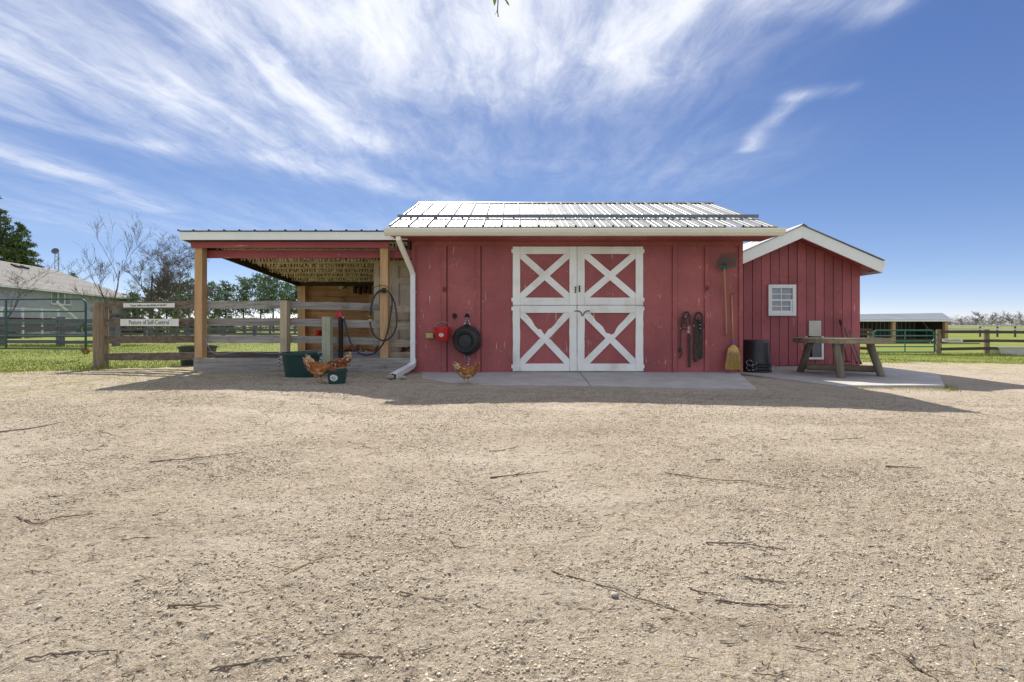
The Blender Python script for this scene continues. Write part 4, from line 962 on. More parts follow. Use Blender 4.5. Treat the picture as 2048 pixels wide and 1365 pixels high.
def pine(lab, base, H, seed, crown0=.35, wr=.2, m='needle_blue', group=None, per=26, name='pine_tree', size=.16):
    rr = random.Random(seed); t = thing(name, lab, 'tree', base, group); b = Vector(base); tk = MB()
    tk.tube([b + Vector((0, 0, -.1)), b + Vector((rr.gauss(0, .1), 0, H * .5)), b + Vector((0, 0, H * .97))], [H * .016, H * .011, .02], 7, cap=False); cs, rs = [], []
    n = int(H * 6)
    for i in range(n):
        f = crown0 + (1 - crown0) * (i + rr.random()) / n; z = H * f; g = (f - crown0) / (1 - crown0)
        ln = H * wr * (math.sin(math.pi * min(1, .18 + .82 * (1 - g)) * .62) ** .8) * rr.uniform(.45, 1.15)
        a = rr.uniform(0, 2 * math.pi); e = b + Vector((math.cos(a) * ln, math.sin(a) * ln, z + ln * rr.uniform(.0, .35)))
        tk.tube([b + Vector((0, 0, z - .1 * ln)), e], [.03 + .004 * H * (1 - g), .012], 3, cap=False)
        k = max(2, int(ln / .45))
        for j in range(k):
            q = b.lerp(e, 0) + (e - b - Vector((0, 0, z))) * ((j + 1) / k) + Vector((0, 0, z)) ; q += Vector((rr.gauss(0, .18), rr.gauss(0, .18), rr.gauss(0, .12)))
            cs.append(q); rs.append(rr.uniform(.26, .52) * (.8 + H * .03))
    tk.build('trunk', M['bark'], t)
    leaf_cloud('crown', m, t, [tuple(c) for c in cs], rs, per, size, seed)
    return t
def spruce(lab, base, H, seed, wr=.24, group=None, per=34, m='needle', size=.17, name='spruce_tree'):
    rr = random.Random(seed); t = thing(name, lab, 'tree', base, group); b = Vector(base); tk = MB()
    tk.tube([b + Vector((0, 0, -.1)), b + Vector((0, 0, H))], [H * .017, .02], 7, cap=False); cs, rs = [], []
    lv = int(H * 2.0)
    for i in range(lv):
        f = (i + .5) / lv; z = H * (.05 + .95 * f); ln0 = H * wr * (1 - f) ** .85 + .12
        for j in range(max(4, int(9 - 4 * f))):
            a = rr.uniform(0, 2 * math.pi); ln = ln0 * rr.uniform(.65, 1.12)
            e = b + Vector((math.cos(a) * ln, math.sin(a) * ln, z - ln * .18 + rr.gauss(0, .1)))
            s = b + Vector((0, 0, z)); tk.tube([s, s.lerp(e, .6) - Vector((0, 0, ln * .08)), e], [.04, .02, .01], 3, cap=False)
            k = max(1, int(ln / .5))
            for q in range(k):
                cs.append(tuple(s.lerp(e, (q + 1) / k) + Vector((rr.gauss(0, .1), rr.gauss(0, .1), rr.gauss(-.05, .1))))); rs.append(rr.uniform(.25, .45))
    tk.build('trunk', M['bark'], t); leaf_cloud('crown', m, t, cs, rs, per, size, seed, droop=.25)
    return t
def shrub(lab, base, H, W_, seed, m, group=None, cat='shrub', cone=True, per=70, size=.075, n=46, name='cedar_shrub'):
    rr = random.Random(seed); t = thing(name, lab, cat, base, group); b = Vector(base); cs, rs = [], []; st = MB()
    for i in range(5): st.tube([b, b + Vector((rr.gauss(0, W_ * .2), rr.gauss(0, W_ * .2), H * rr.uniform(.6, .95)))], [.03, .008], 4, cap=False)
    st.build('stem', M['bark'], t)
    for i in range(n):
        f = rr.random() ** (1.3 if cone else .8); w = W_ * .5 * ((1 - f) ** .75 if cone else math.sin(math.pi * (.15 + .8 * f)) )
        a = rr.uniform(0, 2 * math.pi); q = w * math.sqrt(rr.random()); cs.append((b.x + math.cos(a) * q, b.y + math.sin(a) * q, b.z + H * (.04 + .92 * f))); rs.append(rr.uniform(.12, .24) * W_)
    leaf_cloud('crown', m, t, cs, rs, per, size, seed, ups=.7)
    return t
def TB(px, Y): x = (px - CX) * Y / F; return (x, Y, float(gz(x, Y)))
spruce('tall dark spruce behind the left end of the house', TB(-22, 78), 25.5, 1, wr=.31, per=40)
spruce('small spruce tip showing above the house roof hip', TB(146, 84), 10.8, 2, wr=.17, per=26)
spruce('second dark spruce in front of the tall one', TB(42, 80), 19.0, 31, wr=.30, per=40)
bare_tree('bare_tree', 'bare tree around the dish mast behind the house', TB(100, 72), 13.2, 3, .45, m='bark_pale', fine=3, levels=4)
bare_tree('bare_tree', 'slender bare tree left of the sign, its twigs rising highest', TB(217, 33), 8.2, 4, .30, trunk_r=.055, m='bark', low=.35, fine=1.2, levels=4)
bare_tree('bare_tree', 'thin bare tree between the slender tree and broad tree', TB(243, 40), 8.0, 5, .36, trunk_r=.08, m='bark', fine=1.6, levels=4)
bare_tree('bare_tree', 'broad bare tree with spreading limbs above the pasture sign', TB(303, 46), 10.2, 16, .55, trunk_r=.17, low=.2, m='bark', fine=1.6, fork=2.9)
bare_tree('bare_tree', 'rounded bare tree just left of the lean-to corner post', TB(352, 55), 11.2, 23, .55, trunk_r=.17, low=.2, m='bark_pale', fine=2.2, fork=2.8)
bare_tree('bare_tree', 'thin bare tree in front of the house at the left edge', TB(-8, 27), 5.2, 8, .5, trunk_r=.05, m='bark', fine=1.0, levels=4)
bare_tree('bare_bush', 'tangled bare bush at the right end of the house', TB(205, 42), 3.6, 9, .62, trunk_r=.05, low=.05, m='bark_pale', fine=1.6, levels=4, cat='bush')
bare_tree('bare_bush', 'tangled bare bush right of the big fence post', TB(262, 44), 4.4, 19, .62, trunk_r=.05, low=.05, m='bark', fine=1.6, levels=4, cat='bush')
bare_tree('bare_tree', 'bare tree crowded behind the broad bare tree', TB(325, 60), 10.5, 27, .5, trunk_r=.13, low=.2, m='bark', fine=2.4, fork=2.9)
rp = random.Random(12)
for i, (px, Y, H, lab) in enumerate(((335, 66, 8.0, 'low dark pine behind the pasture sign'), (378, 70, 8.6, 'dark pine half hidden by the lean-to corner post'), (268, 68, 6.4, 'short dark pine behind the slender bare trees'),
        (428, 74, 8.4, 'leftmost pine framed inside the lean-to'), (452, 72, 8.2, 'rounded pine second from left inside the lean-to frame'), (487, 75, 9.2, 'broad pine in the middle of the lean-to view'), (521, 78, 10.1, 'tall pine right of the broad one in lean-to view'),
        (547, 74, 10.2, 'tallest pine seen through the lean-to'), (574, 78, 8.6, 'slim pine near the rear post of lean-to'), (597, 80, 8.4, 'pine partly hidden by the lean-to rear post'), (620, 82, 9, 'rightmost pine behind the lean-to rear wall'), (300, 72, 7.2, 'dark pine directly above the pasture sign'), (358, 76, 8.4, 'dense pine behind the rounded bare tree'), (400, 78, 8.2, 'pine just behind the lean-to corner post'))):
    pine(lab, TB(px, Y), H * .95, 40 + i, crown0=rp.uniform(.28, .42), wr=.22, group='pines beyond the pasture', per=17)
for i, (px, Y, h, w, lab) in enumerate(((275, 58, 2.3, 2.6, 'wide olive shrub under the caution sign'), (318, 57, 2.35, 1.9, 'bright cedar shrub above the word Self on the sign'), (353, 57, 2.35, 2.2, 'wide bright cedar shrub at the right end of sign'),
        (383, 57, 2.2, 1.5, 'bright cedar shrub beside the lean-to corner post'), (424, 57, 2.2, 1.6, 'bright cedar shrub just right of the corner post'), (458, 57, 2.1, 1.5, 'small cedar shrub, rightmost of the bright row'))):
    shrub(lab, TB(px, Y), h, w, 60 + i, 'bush' if i == 0 else 'cedar', 'shrubs along the pasture edge', cone=(i > 0 and i != 2))
shrub('reddish bushy shrub beside the big fence post', TB(232, 50), 2.3, 2.4, 70, 'bush_red', cone=False, n=60, name='bushy_shrub')
# undergrowth under the pines: one mass
und = thing('undergrowth', 'dark undergrowth below the row of pines', 'undergrowth', TB(450, 84)); und['kind'] = 'stuff'
rg = np.random.default_rng(4); cx_ = rg.uniform(X21(200, 84), X21(640, 84), 300)
leaf_cloud('foliage', 'needle_blue', und, np.stack([cx_, rg.uniform(82, 88, 300), rg.uniform(.0, 2.2, 300)], 1), np.full(300, .6), 20, .13, 5)
# far treeline on the right: a mass, with the nearer bare trees as trees
wood = thing('far_wood', 'low bare wood along the horizon on the right', 'wood', (300, 300, 0)); wood['kind'] = 'stuff'
rg = np.random.default_rng(6); n = 7000; wx_ = rg.uniform(150, 420, n); wy_ = rg.uniform(290, 330, n); wh = 2.0 + 6.0 * vn(wx_, wx_ * 0, .05, 3) ** 1.3
leaf_cloud('branches', 'far_wood', wood, np.stack([wx_, wy_, rg.random(n) * wh], 1), np.full(n, .9), 10, .15, 8, stretch=4, ups=.6)
for i, px in enumerate((1903, 1925, 1952, 1968, 1982, 2002, 2024, 2043)):
    bare_tree('bare_tree', ('leftmost', 'second', 'third', 'fourth', 'fifth', 'sixth', 'seventh', 'last')[i] + ' small bare tree from the left on the far right horizon', TB(px, 200 + 7 * (i % 3)), (5.0, 5.2, 6.3, 8.0, 6.6, 8.2, 6.0, 7.4)[i], 80 + i, .55, trunk_r=.14, m='bark_pale', fine=9, levels=3, low=.1, group='bare trees on the far right horizon', fork=3)

# a young branch hangs into the top of the picture from a tree standing beside the camera
tree = thing('overhanging_tree', 'leafy twig hanging into the top of the picture', 'tree', (2.6, -1.6, -.14)); base = Vector((2.6, -1.6, -.14))
MB().tube(catmull([base, base + Vector((.05, 0, 1.6)), base + Vector((-.05, .1, 3.2)), base + Vector((0, .1, 4.6))]), [.16 - .004 * i for i in range(19)], 10).build('trunk', M['bark'], tree, smooth=True)
tip = at(996, 2, 3.0)
MB().tube(catmull([base + Vector((-.04, .1, 3.0)), (1.6, .3, 3.75), (.6, 1.9, 3.9), (-.05, 2.95, 3.62), tip + Vector((.004, 0, .18))]), [.075 - .0033 * i for i in range(19)] + [.01] * 6, 8).build('limb', M['bark'], tree, smooth=True)
MB().tube(catmull([tip + Vector((.004, 0, .19)), tip, at(995, 20, 3.0), at(996.5, 34, 3.0)]), .0035, 6).tube([at(995, 20, 3), at(990, 31, 3.0)], [.002, .001], 5).tube(catmull([tip + Vector((.01, 0, .15)), at(1009, -8, 3), at(1011, 2, 3)]), .003, 5).build('twig', M['bark'], tree)
def leafm(p0, p1, w, ph=0.3):
    p0 = Vector(p0); p1 = Vector(p1); d = p1 - p0; sd_ = d.cross(Vector((ph, 1, .1))).normalized(); nn = d.cross(sd_).normalized(); vs = []; fs = []
    for i, (t, k) in enumerate(((0, .05), (.2, .6), (.45, 1), (.7, .75), (.9, .3), (1, .02))):
        c = p0 + d * t; vs += [c - sd_ * w * k * .5 + nn * w * .15 * k, c, c + sd_ * w * k * .5 + nn * w * .15 * k]
    for i in range(5): b = i * 3; fs += [(b, b + 1, b + 4, b + 3), (b + 1, b + 2, b + 5, b + 4)]
    return MB().add(vs, fs)
leafm(at(991, -14, 3), at(989, 13, 3), .028).build('leaf', M['leaf'], tree)
leafm(at(1011, -1, 3), at(1019, 12.5, 3), .014, .8).build('leaf', M['leaf'], tree)
LP = catmull([(1.6, .3, 3.75), (.6, 1.9, 3.9), (-.05, 2.95, 3.62)], 12)
for i in range(22):
    q = LP[R.randint(3, len(LP) - 1)] + Vector((R.uniform(-.03, .03), R.uniform(-.03, .03), R.uniform(-.01, .05)))
    leafm(q, q + Vector((R.uniform(-.05, .05), R.uniform(-.05, .05), R.uniform(-.03, .06))), .026).build('leaf', M['leaf'], tree)
# ------------------------------------------------------------------ things on and by the walls
def rope(mb, pts, r=.009, n=6):
    """two-coloured rope: short light and dark lengths"""
    P = catmull(pts, n)
    for i in range(len(P) - 1): mb.tube([P[i], P[i + 1]], r, 6, mi=i % 2)
    return mb
# red bucket on its hook
c = at(885, 681, 8.44)
b = bucket('hanging_bucket', 'red plastic bucket with round white sticker hanging on barn wall', M['red_plastic'], (c.x, 8.42, c.z), .118, .150, .248, handle_h=.115)
cc = Vector((c.x, 8.42, c.z))
def badge(par, c, r, h0, r0, r1, h, w=.075, horse=False):
    # sticker bent round the bucket, with a few printed marks
    vs = []; fs = []; n = 14
    for j in range(7):
        v_ = (j / 6 - .5) * 2
        for i in range(n + 1):
            u_ = (i / n - .5) * 2; ang = -math.pi / 2 + u_ * w / r; k = math.sqrt(max(0, 1 - v_ * v_)); ang = -math.pi / 2 + (ang + math.pi / 2) * (k * .92 + .08)
            z = h0 + v_ * w * .85; rad = r0 + (r1 - r0) * z / h + .003
            vs.append(c + Vector((math.cos(ang) * rad, math.sin(ang) * rad, z)))
    for j in range(6):
        for i in range(n): a = j * (n + 1) + i; fs.append((a, a + 1, a + n + 2, a + n + 1))
    s = MB().add(vs, fs).build('sticker', M['badge'], par)
    mk = MB()
    for (du, dz, q) in ((-.3, .1, .016), (.25, .2, .010), (.0, -.35, .013), (.35, -.1, .008), (-.1, .45, .008)):
        ang = -math.pi / 2 + du * w / r; z = h0 + dz * w; rad = r0 + (r1 - r0) * z / h + .0045; p = c + Vector((math.cos(ang) * rad, math.sin(ang) * rad, z))
        mk.lathe([(q * w / .075, 0), (q * .8 * w / .075, .0008)], p, 8, axis=(math.cos(ang), math.sin(ang), 0))
    mk.build('print', M['badge_ink'], s)
badge(b, cc, .13, .10, .118, .150, .248, .042)
# pale box on the wall
p = at(860, 672, 8.55); tag(MB().box(p.x - .07, p.x + .07, 8.50, 8.599, p.z - .045, p.z + .05).box(p.x - .055, p.x + .055, 8.494, 8.4995, p.z - .03, p.z + .035).build('outlet_box', M['beige'], None, loc=(p.x, 8.55, p.z), bevel=.006), 'beige weatherproof outlet box beside the red bucket', 'outlet')
# wall rings
for (px, lab) in ((909.5, 'empty black iron ring on the wall above the red bucket'), (934.5, 'black iron ring that holds up the rubber tub')):
    p = at(px, 632, 8.58); r_ = MB(); r_.lathe([(.03, 0), (.028, .012)], (p.x, 8.598, p.z), 12, axis=(0, -1, 0))
    r_.tube([(p.x + .038 * math.sin(a), 8.565, p.z - .005 + .042 * math.cos(a)) for a in [i * math.pi / 8 for i in range(17)]], .0085, 6).tube([(p.x, 8.565, p.z - .045), (p.x, 8.566, p.z - .075)], [.01, .004], 6)
    tag(r_.build('wall_ring', M['iron'], None, loc=(p.x, 8.58, p.z)), lab, 'ring', 'iron rings on the barn wall')
# black rubber tub hung with its bottom to the viewer
p = at(931.5, 681.5, 8.45); tub = thing('rubber_tub', 'round black rubber tub hung by a rope on barn wall', 'tub', (p.x, 8.5, p.z)); ax = Vector((-.14, -1, -.09))
cbk = Vector((p.x + .02, 8.575, p.z + .01))
MB().lathe([(.262, 0), (.278, .01), (.278, .03), (.262, .04), (.255, .09), (.236, .16), (.212, .205), (.196, .215), (.182, .212), (.176, .190), (.172, .186), (.06, .188), (.004, .192)], cbk, 40, axis=ax).build('shell', M['black'], tub, smooth='auto')
for r1_ in (.150, .120): MB().lathe([(r1_ - .004, .187), (r1_, .1905), (r1_ + .004, .187)], cbk, 40, axis=ax).build('moulded_ring', M['black'], tub, smooth=True)
for s in (1, -1): MB().box(cbk.x - .055, cbk.x + .055, 8.50, 8.565, cbk.z + s * .285 - .022, cbk.z + s * .285 + .022).build('grip', M['black'], tub, bevel=.01)
hx = wx(934.5, 8.57); hz = wz(634, 8.57); rb = MB()
rope(rb, [(cbk.x - .045, 8.51, cbk.z + .29), (hx - .02, 8.54, hz - .05), (hx, 8.553, hz - .01)]); rope(rb, [(cbk.x + .045, 8.51, cbk.z + .29), (hx + .02, 8.54, hz - .05), (hx, 8.551, hz - .012)])
rope(rb, [(cbk.x + .02, 8.51, cbk.z - .28), (cbk.x + .035, 8.52, cbk.z - .36), (cbk.x + .02, 8.52, cbk.z - .46)]); rope(rb, [(cbk.x - .05, 8.51, cbk.z - .28), (cbk.x - .045, 8.52, cbk.z - .34)])
for q in ((-.048, .30), (.048, .295), (.02, -.46)): rb.lathe([(.004, -.012), (.017, -.004), (.017, .006), (.004, .012)], (cbk.x + q[0], 8.505, cbk.z + q[1]), 8, mi=0)
rb.build('rope', [M['rope_w'], M['rope_d']], tub)
# manure fork
fk = thing('manure_fork', 'green-headed stall fork hung head up on the barn wall', 'fork', (wx(1452), 8.5, 1.3))
MB().tube(catmull([at(1448.5, 538, 8.50), at(1450, 580, 8.52), at(1452, 630, 8.55), at(1452.5, 671, 8.57)]), .0155, 8).build('handle', M['handle'], fk, smooth=True)
h0_, h1_ = at(1433, 535, 8.50), at(1471, 533, 8.50)
MB().plank(h0_, h1_, .022, .03, n=(0, -1, 0), seg=4, jit=.001).build('head_bar', M['fork_green'], fk)
MB().plank(at(1434.5, 523.5, 8.43), at(1472, 521.5, 8.43), .022, .02, n=(0, -1, 0), seg=4, jit=.001).build('cross_bar', M['fork_green'], fk)
MB().prism([at(1444, 541, 8.49), at(1454, 540, 8.49), at(1452, 528, 8.48), at(1447, 528, 8.48)], (0, .02, 0)).build('socket', M['fork_green'], fk)
for i in range(18):
    t = i / 17; a = h0_.lerp(h1_, t); m1 = at(1434.5 + 37.5 * t, 522.5 - 2 * t, 8.43); e = at(1443 + 32 * t, 507 - 1.0 * t, 8.33)
    MB().tube([a, m1, e], [.0045, .0042, .003], 5).build('tine', M['fork_green'], fk)
# broom
br = thing('corn_broom', 'straw corn broom with purple tape leaning on barn wall', 'broom', (wx(1465), 8.5, .0))
MB().tube([at(1463.2, 590, 8.585), at(1465, 640, 8.565), at(1466.5, 688, 8.54)], .0125, 8).build('handle', M['handle'], br, smooth=True)
MB().tube([at(1466, 680, 8.545), at(1466.7, 692, 8.54)], .0165, 8).build('tape', M['purple'], br, smooth=True)
bt = at(1466.5, 690, 8.54); bb = at(1466, 738.5, 8.42); sb = MB(); rs = random.Random(9)
pro = [(0, .022, .022), (.07, .055, .03), (.16, .098, .035), (.35, .112, .038), (.6, .126, .042), (.88, .142, .05), (1.0, .138, .05)]
vs = []; fs = []
for (t, rx_, ry_) in pro:
    c = bt.lerp(bb, t)
    for k in range(26): a = 2 * math.pi * k / 26; j = 1 + rs.uniform(-.04, .04) * t; vs.append(c + Vector((math.cos(a) * rx_ * j, math.sin(a) * ry_ * j, rs.uniform(-.01, .01) * (t > .9))))
for i in range(len(pro) - 1):
    for k in range(26): fs.append((i * 26 + k, i * 26 + (k + 1) % 26, (i + 1) * 26 + (k + 1) % 26, (i + 1) * 26 + k))
fs.append(tuple(range(6 * 26, 7 * 26))); sb.add(vs, fs).build('brush', M['straw'], br)
mb = MB()
for i in range(170):
    u_ = rs.uniform(-1, 1); t0 = rs.uniform(.25, .7); a = bt.lerp(bb, t0) + Vector((u_ * .115 * (.8 + .3 * t0), -.045 - .01 * rs.random(), 0)); e = bt.lerp(bb, rs.uniform(.93, 1.03)) + Vector((u_ * .148, -.05 - .012 * rs.random(), 0))
    mb.tube([a, e], [.0022, .0014], 3)
tag(mb.build('bristles', M['straw'], br), kind='stuff')
for t in (.36, .43, .50): mb = MB(); mb.tube([bt.lerp(bb, t) + Vector((math.cos(a) * (.115 + .02 * t), math.sin(a) * .052, 0)) for a in [i * math.pi / 14 for i in range(29)]], .0035, 5).build('stitching', M['cord'], br)
pk = MB().tube([at(1464.5, 588, 8.59), at(1464.5, 588, 8.52)], .004, 5).tube([at(1461, 588.5, 8.56), at(1470, 587.5, 8.56)], .004, 5).build('wall_hook', M['iron'], None, loc=at(1464, 588, 8.6)); tag(pk, 'small hook on the barn wall above the broom', 'hook')
# halters and lead lines
hl = thing('halter', 'dark leather halter with a pale snap hanging on barn wall', 'halter', at(1371, 640, 8.55))
st_ = lambda pts, w, t=.006: [P for P in (catmull(pts, 5),)][0]
def strap(name, pts, w, par, m='leather', yoff=0.0):
    mb = MB(); P = catmull(pts, 5)
    for i in range(len(P) - 1): mb.plank(P[i], P[i + 1], w, .008, n=(0, -1, 0), seg=1, jit=0)
    return mb.build(name, M[m], par)
A = lambda x, y, Y=8.56: at(x, y, Y)
strap('crown_strap', [A(1363, 660), A(1364, 640, 8.53), A(1368, 627, 8.53), A(1374, 625, 8.53), A(1379, 632, 8.53), A(1380, 650, 8.53)], .034, hl)
strap('cheek_strap', [A(1364, 640), A(1361.5, 660), A(1361, 690), A(1360, 702)], .026, hl)
strap('nose_strap', [A(1366, 632, 8.54), A(1371, 645, 8.54), A(1375, 655, 8.54)], .022, hl)
strap('chin_strap', [A(1378, 628, 8.52), A(1371, 640, 8.52), A(1366, 648, 8.54)], .022, hl)
strap('throat_strap', [A(1362, 657, 8.55), A(1370, 659, 8.54), A(1377, 655, 8.54)], .02, hl)
strap('loose_end', [A(1362, 696), A(1363.5, 707), A(1361.5, 712), A(1359, 717)], .022, hl)
strap('lead', [A(1378, 668, 8.55), A(1378.5, 690), A(1378.8, 715), A(1379, 735)], .044, hl)
strap('lead_keeper', [A(1378.6, 673, 8.545), A(1378.7, 681, 8.545)], .052, hl)
MB().lathe([(.028, 0), (.024, .05), (.02, .06)], A(1360, 704, 8.56), 8).build('knot', M['leather'], hl)
mb = MB()
for (x, y) in ((1377.5, 656), (1377.5, 664)): mb.tube([A(x, y, 8.53) + Vector((.018 * math.sin(a), 0, .02 * math.cos(a))) for a in [i * math.pi / 5 for i in range(11)]], .007, 5)
mb.tube([A(1377.5, 658), A(1377.5, 662)], .006, 5).build('snap', M['coverp'], hl)
for (x, y) in ((1360.5, 657), (1371, 634)): MB().lathe([(.012, 0), (.012, .008)], A(x, y, 8.53), 8, axis=(0, -1, 0)).build('buckle', M['steel'], hl)
h2 = thing('lead_lines', 'bundle of dark lead lines hanging beside the halter', 'lead lines', at(1397, 640, 8.55))
strap('crown_strap', [A(1390, 655, 8.53), A(1390, 635, 8.51), A(1394, 627, 8.51), A(1400, 627, 8.51), A(1404, 634, 8.51), A(1404, 655, 8.51)], .045, h2)
for (x0, x1, y1, w) in ((1390, 1389, 719, .036), (1393, 1392.5, 722, .038), (1397, 1396, 716, .03), (1401, 1400.5, 719, .036), (1403.5, 1404, 716, .03), (1399, 1399, 712, .03)):
    strap('strap', [A(x0, 640, 8.53 + R.uniform(-.02, .02)), A((x0 + x1) / 2 + R.uniform(-.8, .8), 675, 8.55), A(x1, 700, 8.56), A(x1 + .3, y1, 8.56)], w, h2)
strap('throat_strap', [A(1396, 634, 8.49), A(1399, 646, 8.49), A(1402, 638, 8.49)], .02, h2)
for (x, y) in ((1400, 650), (1400.5, 657), (1387.8, 652)): MB().lathe([(.011, 0), (.011, .008)], A(x, y, 8.49), 8, axis=(0, -1, 0)).build('buckle', M['steel'], h2)
MB().tube([A(1406, 655, 8.55) + Vector((.02 * math.sin(a), 0, .02 * math.cos(a))) for a in [i * math.pi / 5 for i in range(11)]], .004, 5).build('ring', M['iron'], h2)
MB().lathe([(.03, 0), (.03, .05), (.02, .07)], A(1392, 724, 8.56), 8).build('knot', M['leather'], h2)
for (px, py, lab) in ((1414, 577, 'small rusty latch on the barn wall right of the doors'), (889, 579, 'small rusty latch on the batten left of the doors')):
    p = at(px, py, 8.57); tag(MB().box(p.x - .03, p.x + .03, 8.565, 8.572, p.z - .05, p.z + .05).tube([(p.x - .03, 8.555, p.z), (p.x + .04, 8.555, p.z + .01)], .006, 5).build('latch', M['red_handle'], None, loc=(p.x, 8.57, p.z)), lab, 'latch')

# stack of black buckets with rope handles at the barn corner
bs = thing('bucket_stack', 'upturned stack of black buckets with rope handles by the corner', 'buckets', (5.13, 10.15, ZP))
bc = Vector((wx(1511.5, 9.95), 9.95, ZP + .0)); k = 9.95 / F
prof = [(.302, .0), (.312, .02), (.312, .05), (.300, .06)]
for i in range(4):
    z = .06 + i * .055; MB().lathe([(.29 - .004 * i, z - .055), (.308 - .004 * i, z - .05), (.308 - .004 * i, z - .015), (.292 - .004 * i, z - .005)], bc, 32).build('bucket_rim', M['blackp'], bs, smooth='auto')
MB().lathe([(.29, .215), (.286, .22), (.274, .44), (.262, .62), (.252, .672), (.236, .690), (.20, .684), (.01, .684)], bc, 36).build('top_bucket', M['blackp'], bs, smooth='auto')
for i in range(3):
    mb = MB(); s = -1 if i < 2 else 1; z = .05 + .11 * (i % 2); x0 = bc.x + s * .26
    rope(mb, [(x0 - s * .06, bc.y - .26, bc.z + z + .06), (x0, bc.y - .26, bc.z + z + .11), (x0 + s * .05, bc.y - .20, bc.z + z + .06), (x0 + s * .02, bc.y - .24, bc.z + z), (x0 - s * .1, bc.y - .29, bc.z + z + .02), (x0 - s * .13, bc.y - .29, bc.z + z + .07)], .007, 4)
    mb.build('rope_handle', [M['rope_w'], M['rope_d']], bs)
# tools leaning on the shed
for (a, b_, m, lab, r_) in (((1680.5, 642), (1694, 724), 'red_handle', 'red-handled tool leaning on the shed wall', .016), ((1690, 655), (1714, 728), 'grey_handle', 'grey wooden handle leaning on shed, the more upright one', .017), ((1698, 661), (1722.5, 729), 'grey_handle', 'grey wooden handle leaning on shed at its right corner', .017)):
    pa, pb = at(a[0], a[1], 11.12), at(b_[0], b_[1], 10.75); pb.z = max(pb.z, ZP + .012)
    tl = thing('long_tool', lab, 'tool', pb, 'tools leaning on the shed'); MB().tube([pa, pa.lerp(pb, .5), pb], r_, 8).build('handle', M[m], tl, smooth=True)
    if m == 'red_handle':
        d = (pb - pa).normalized(); MB().tube([pa - d * .03, pa + d * .10], .026, 8).build('grip', M['iron'], tl); MB().tube([pa + d * .62, pa + d * .70], .0175, 8).build('tape', M['purple'], tl)
        MB().box(pb.x - .06, pb.x + .06, pb.y - .02, pb.y + .02, pb.z - .01, pb.z + .02).build('foot', M['iron'], tl)
    else: MB().tube([pb + (pa - pb) * .001, pb + (pa - pb) * .05], r_ * 1.15, 8).build('ferrule', M['iron'], tl)

# ------------------------------------------------------------------ log table
tb = thing('log_table', 'round rustic log table on the concrete pad', 'table', (6.35, 9.2, ZP))
YT = 9.3; txc = (1681 - CX) * YT / F; zt = CH - (676 - HY) * YT / F; zl = CH - (685.5 - HY) * YT / F
rxt = 81.5 * YT / F
bnd = [-.72, -.40, -.1, .22, .50, .72]
for y0, y1 in zip(bnd[:-1], bnd[1:]):
    # thick slabs side by side, ends cut to a rough round
    def hw(y): return rxt * math.sqrt(max(.08, 1 - (y / .82) ** 2))
    p = []; n = 7; j = lambda: R.uniform(-.02, .02)
    pts = [(-hw(y0 + (y1 - y0) * t) + j(), y0 + .006 + (y1 - y0 - .012) * t) for t in (0, .5, 1)] + [(-hw(y1) * .4, y1 - .006 + j() * .2), (hw(y1) * .3, y1 - .006 + j() * .2)] + [(hw(y0 + (y1 - y0) * t) + j(), y0 + .006 + (y1 - y0 - .012) * t) for t in (1, .5, 0)] + [(hw(y0) * .4, y0 + .006 + j() * .2), (-hw(y0) * .3, y0 + .006 + j() * .2)]
    o_ = R.uniform(-.008, .008); MB().prism([(txc + x, YT + y, zt + o_) for (x, y) in pts], (0, 0, -(zt - zl) * R.uniform(.85, 1.1))).build('top_slab', M['log_top'], tb, bevel=.008)
def logleg(a, b, r0, r1, name='leg', m='log'):
    a = Vector(a); b = Vector(b); P = [a.lerp(b, t) + Vector((R.uniform(-.008, .008), R.uniform(-.008, .008), 0)) for t in (0, .25, .5, .75, 1)]
    return MB().tube(P, [r0 + (r1 - r0) * t for t in (0, .25, .5, .75, 1)], 11).build(name, M[m], tb, smooth='auto')
logleg((at(1620, 683, YT + .1).x, YT + .1, zl - .001), (at(1601, 740, 9.9).x, 9.9, ZP), .066, .072)
logleg((at(1739, 683, YT - .1).x, YT - .1, zl - .001), (at(1764, 748, 9.0).x, 9.0, ZP), .066, .072)
logleg((at(1675, 690, 8.75).x, 8.78, zl - .001), (at(1674, 748, 8.85).x, 8.75, ZP), .068, .074)
logleg((at(1680, 690, 9.8).x, 9.8, zl - .001), (at(1680, 735, 10.0).x, 10.0, ZP), .07, .08)
logleg((at(1612, 729, 9.55).x, 9.55, .02), (at(1752, 733, 9.25).x, 9.25, .0), .065, .07, 'stretcher', 'log_x')

# ------------------------------------------------------------------ hydrant, hose, posts and tubs by the lean-to
gp_ = MB(); pg = at(655, 640, 8.36)
ob = MB().plank((wx(655, 8.38), 8.38, .0), (wx(655, 8.38), 8.38, wz(634, 8.38)), .145, .14, seg=5, jit=.003).plank((wx(655, 8.38), 8.3095, .0), (wx(655, 8.38), 8.3095, wz(634, 8.38) - .004), .012, .003, seg=2, jit=.001).build('treated_post', M['green_post'], None, loc=(wx(655, 8.38), 8.38, 0)); tag(ob, 'short greenish treated post in front of the lean-to sill', 'post')
hy = thing('yard_hydrant', 'frost-free yard hydrant with a red head beside treated post', 'hydrant', (wx(681, 8.58), 8.58, 0)); hx = wx(681.5, 8.58)
MB().tube([(hx, 8.58, .0), (hx, 8.58, wz(636, 8.58))], .042, 12).build('standpipe', M['iron'], hy, smooth='auto')
hm = MB(); zt_ = wz(637, 8.58)
hm.lathe([(.03, 0), (.046, .02), (.050, .06), (.042, .10), (.03, .135), (.012, .15)], (hx - .012, 8.58, zt_), 12); hm.tube([(hx + .02, 8.56, zt_ + .05), (hx + .06, 8.54, zt_ + .02)], [.025, .022], 8)
hm.build('head', M['red_iron'], hy, smooth='auto')
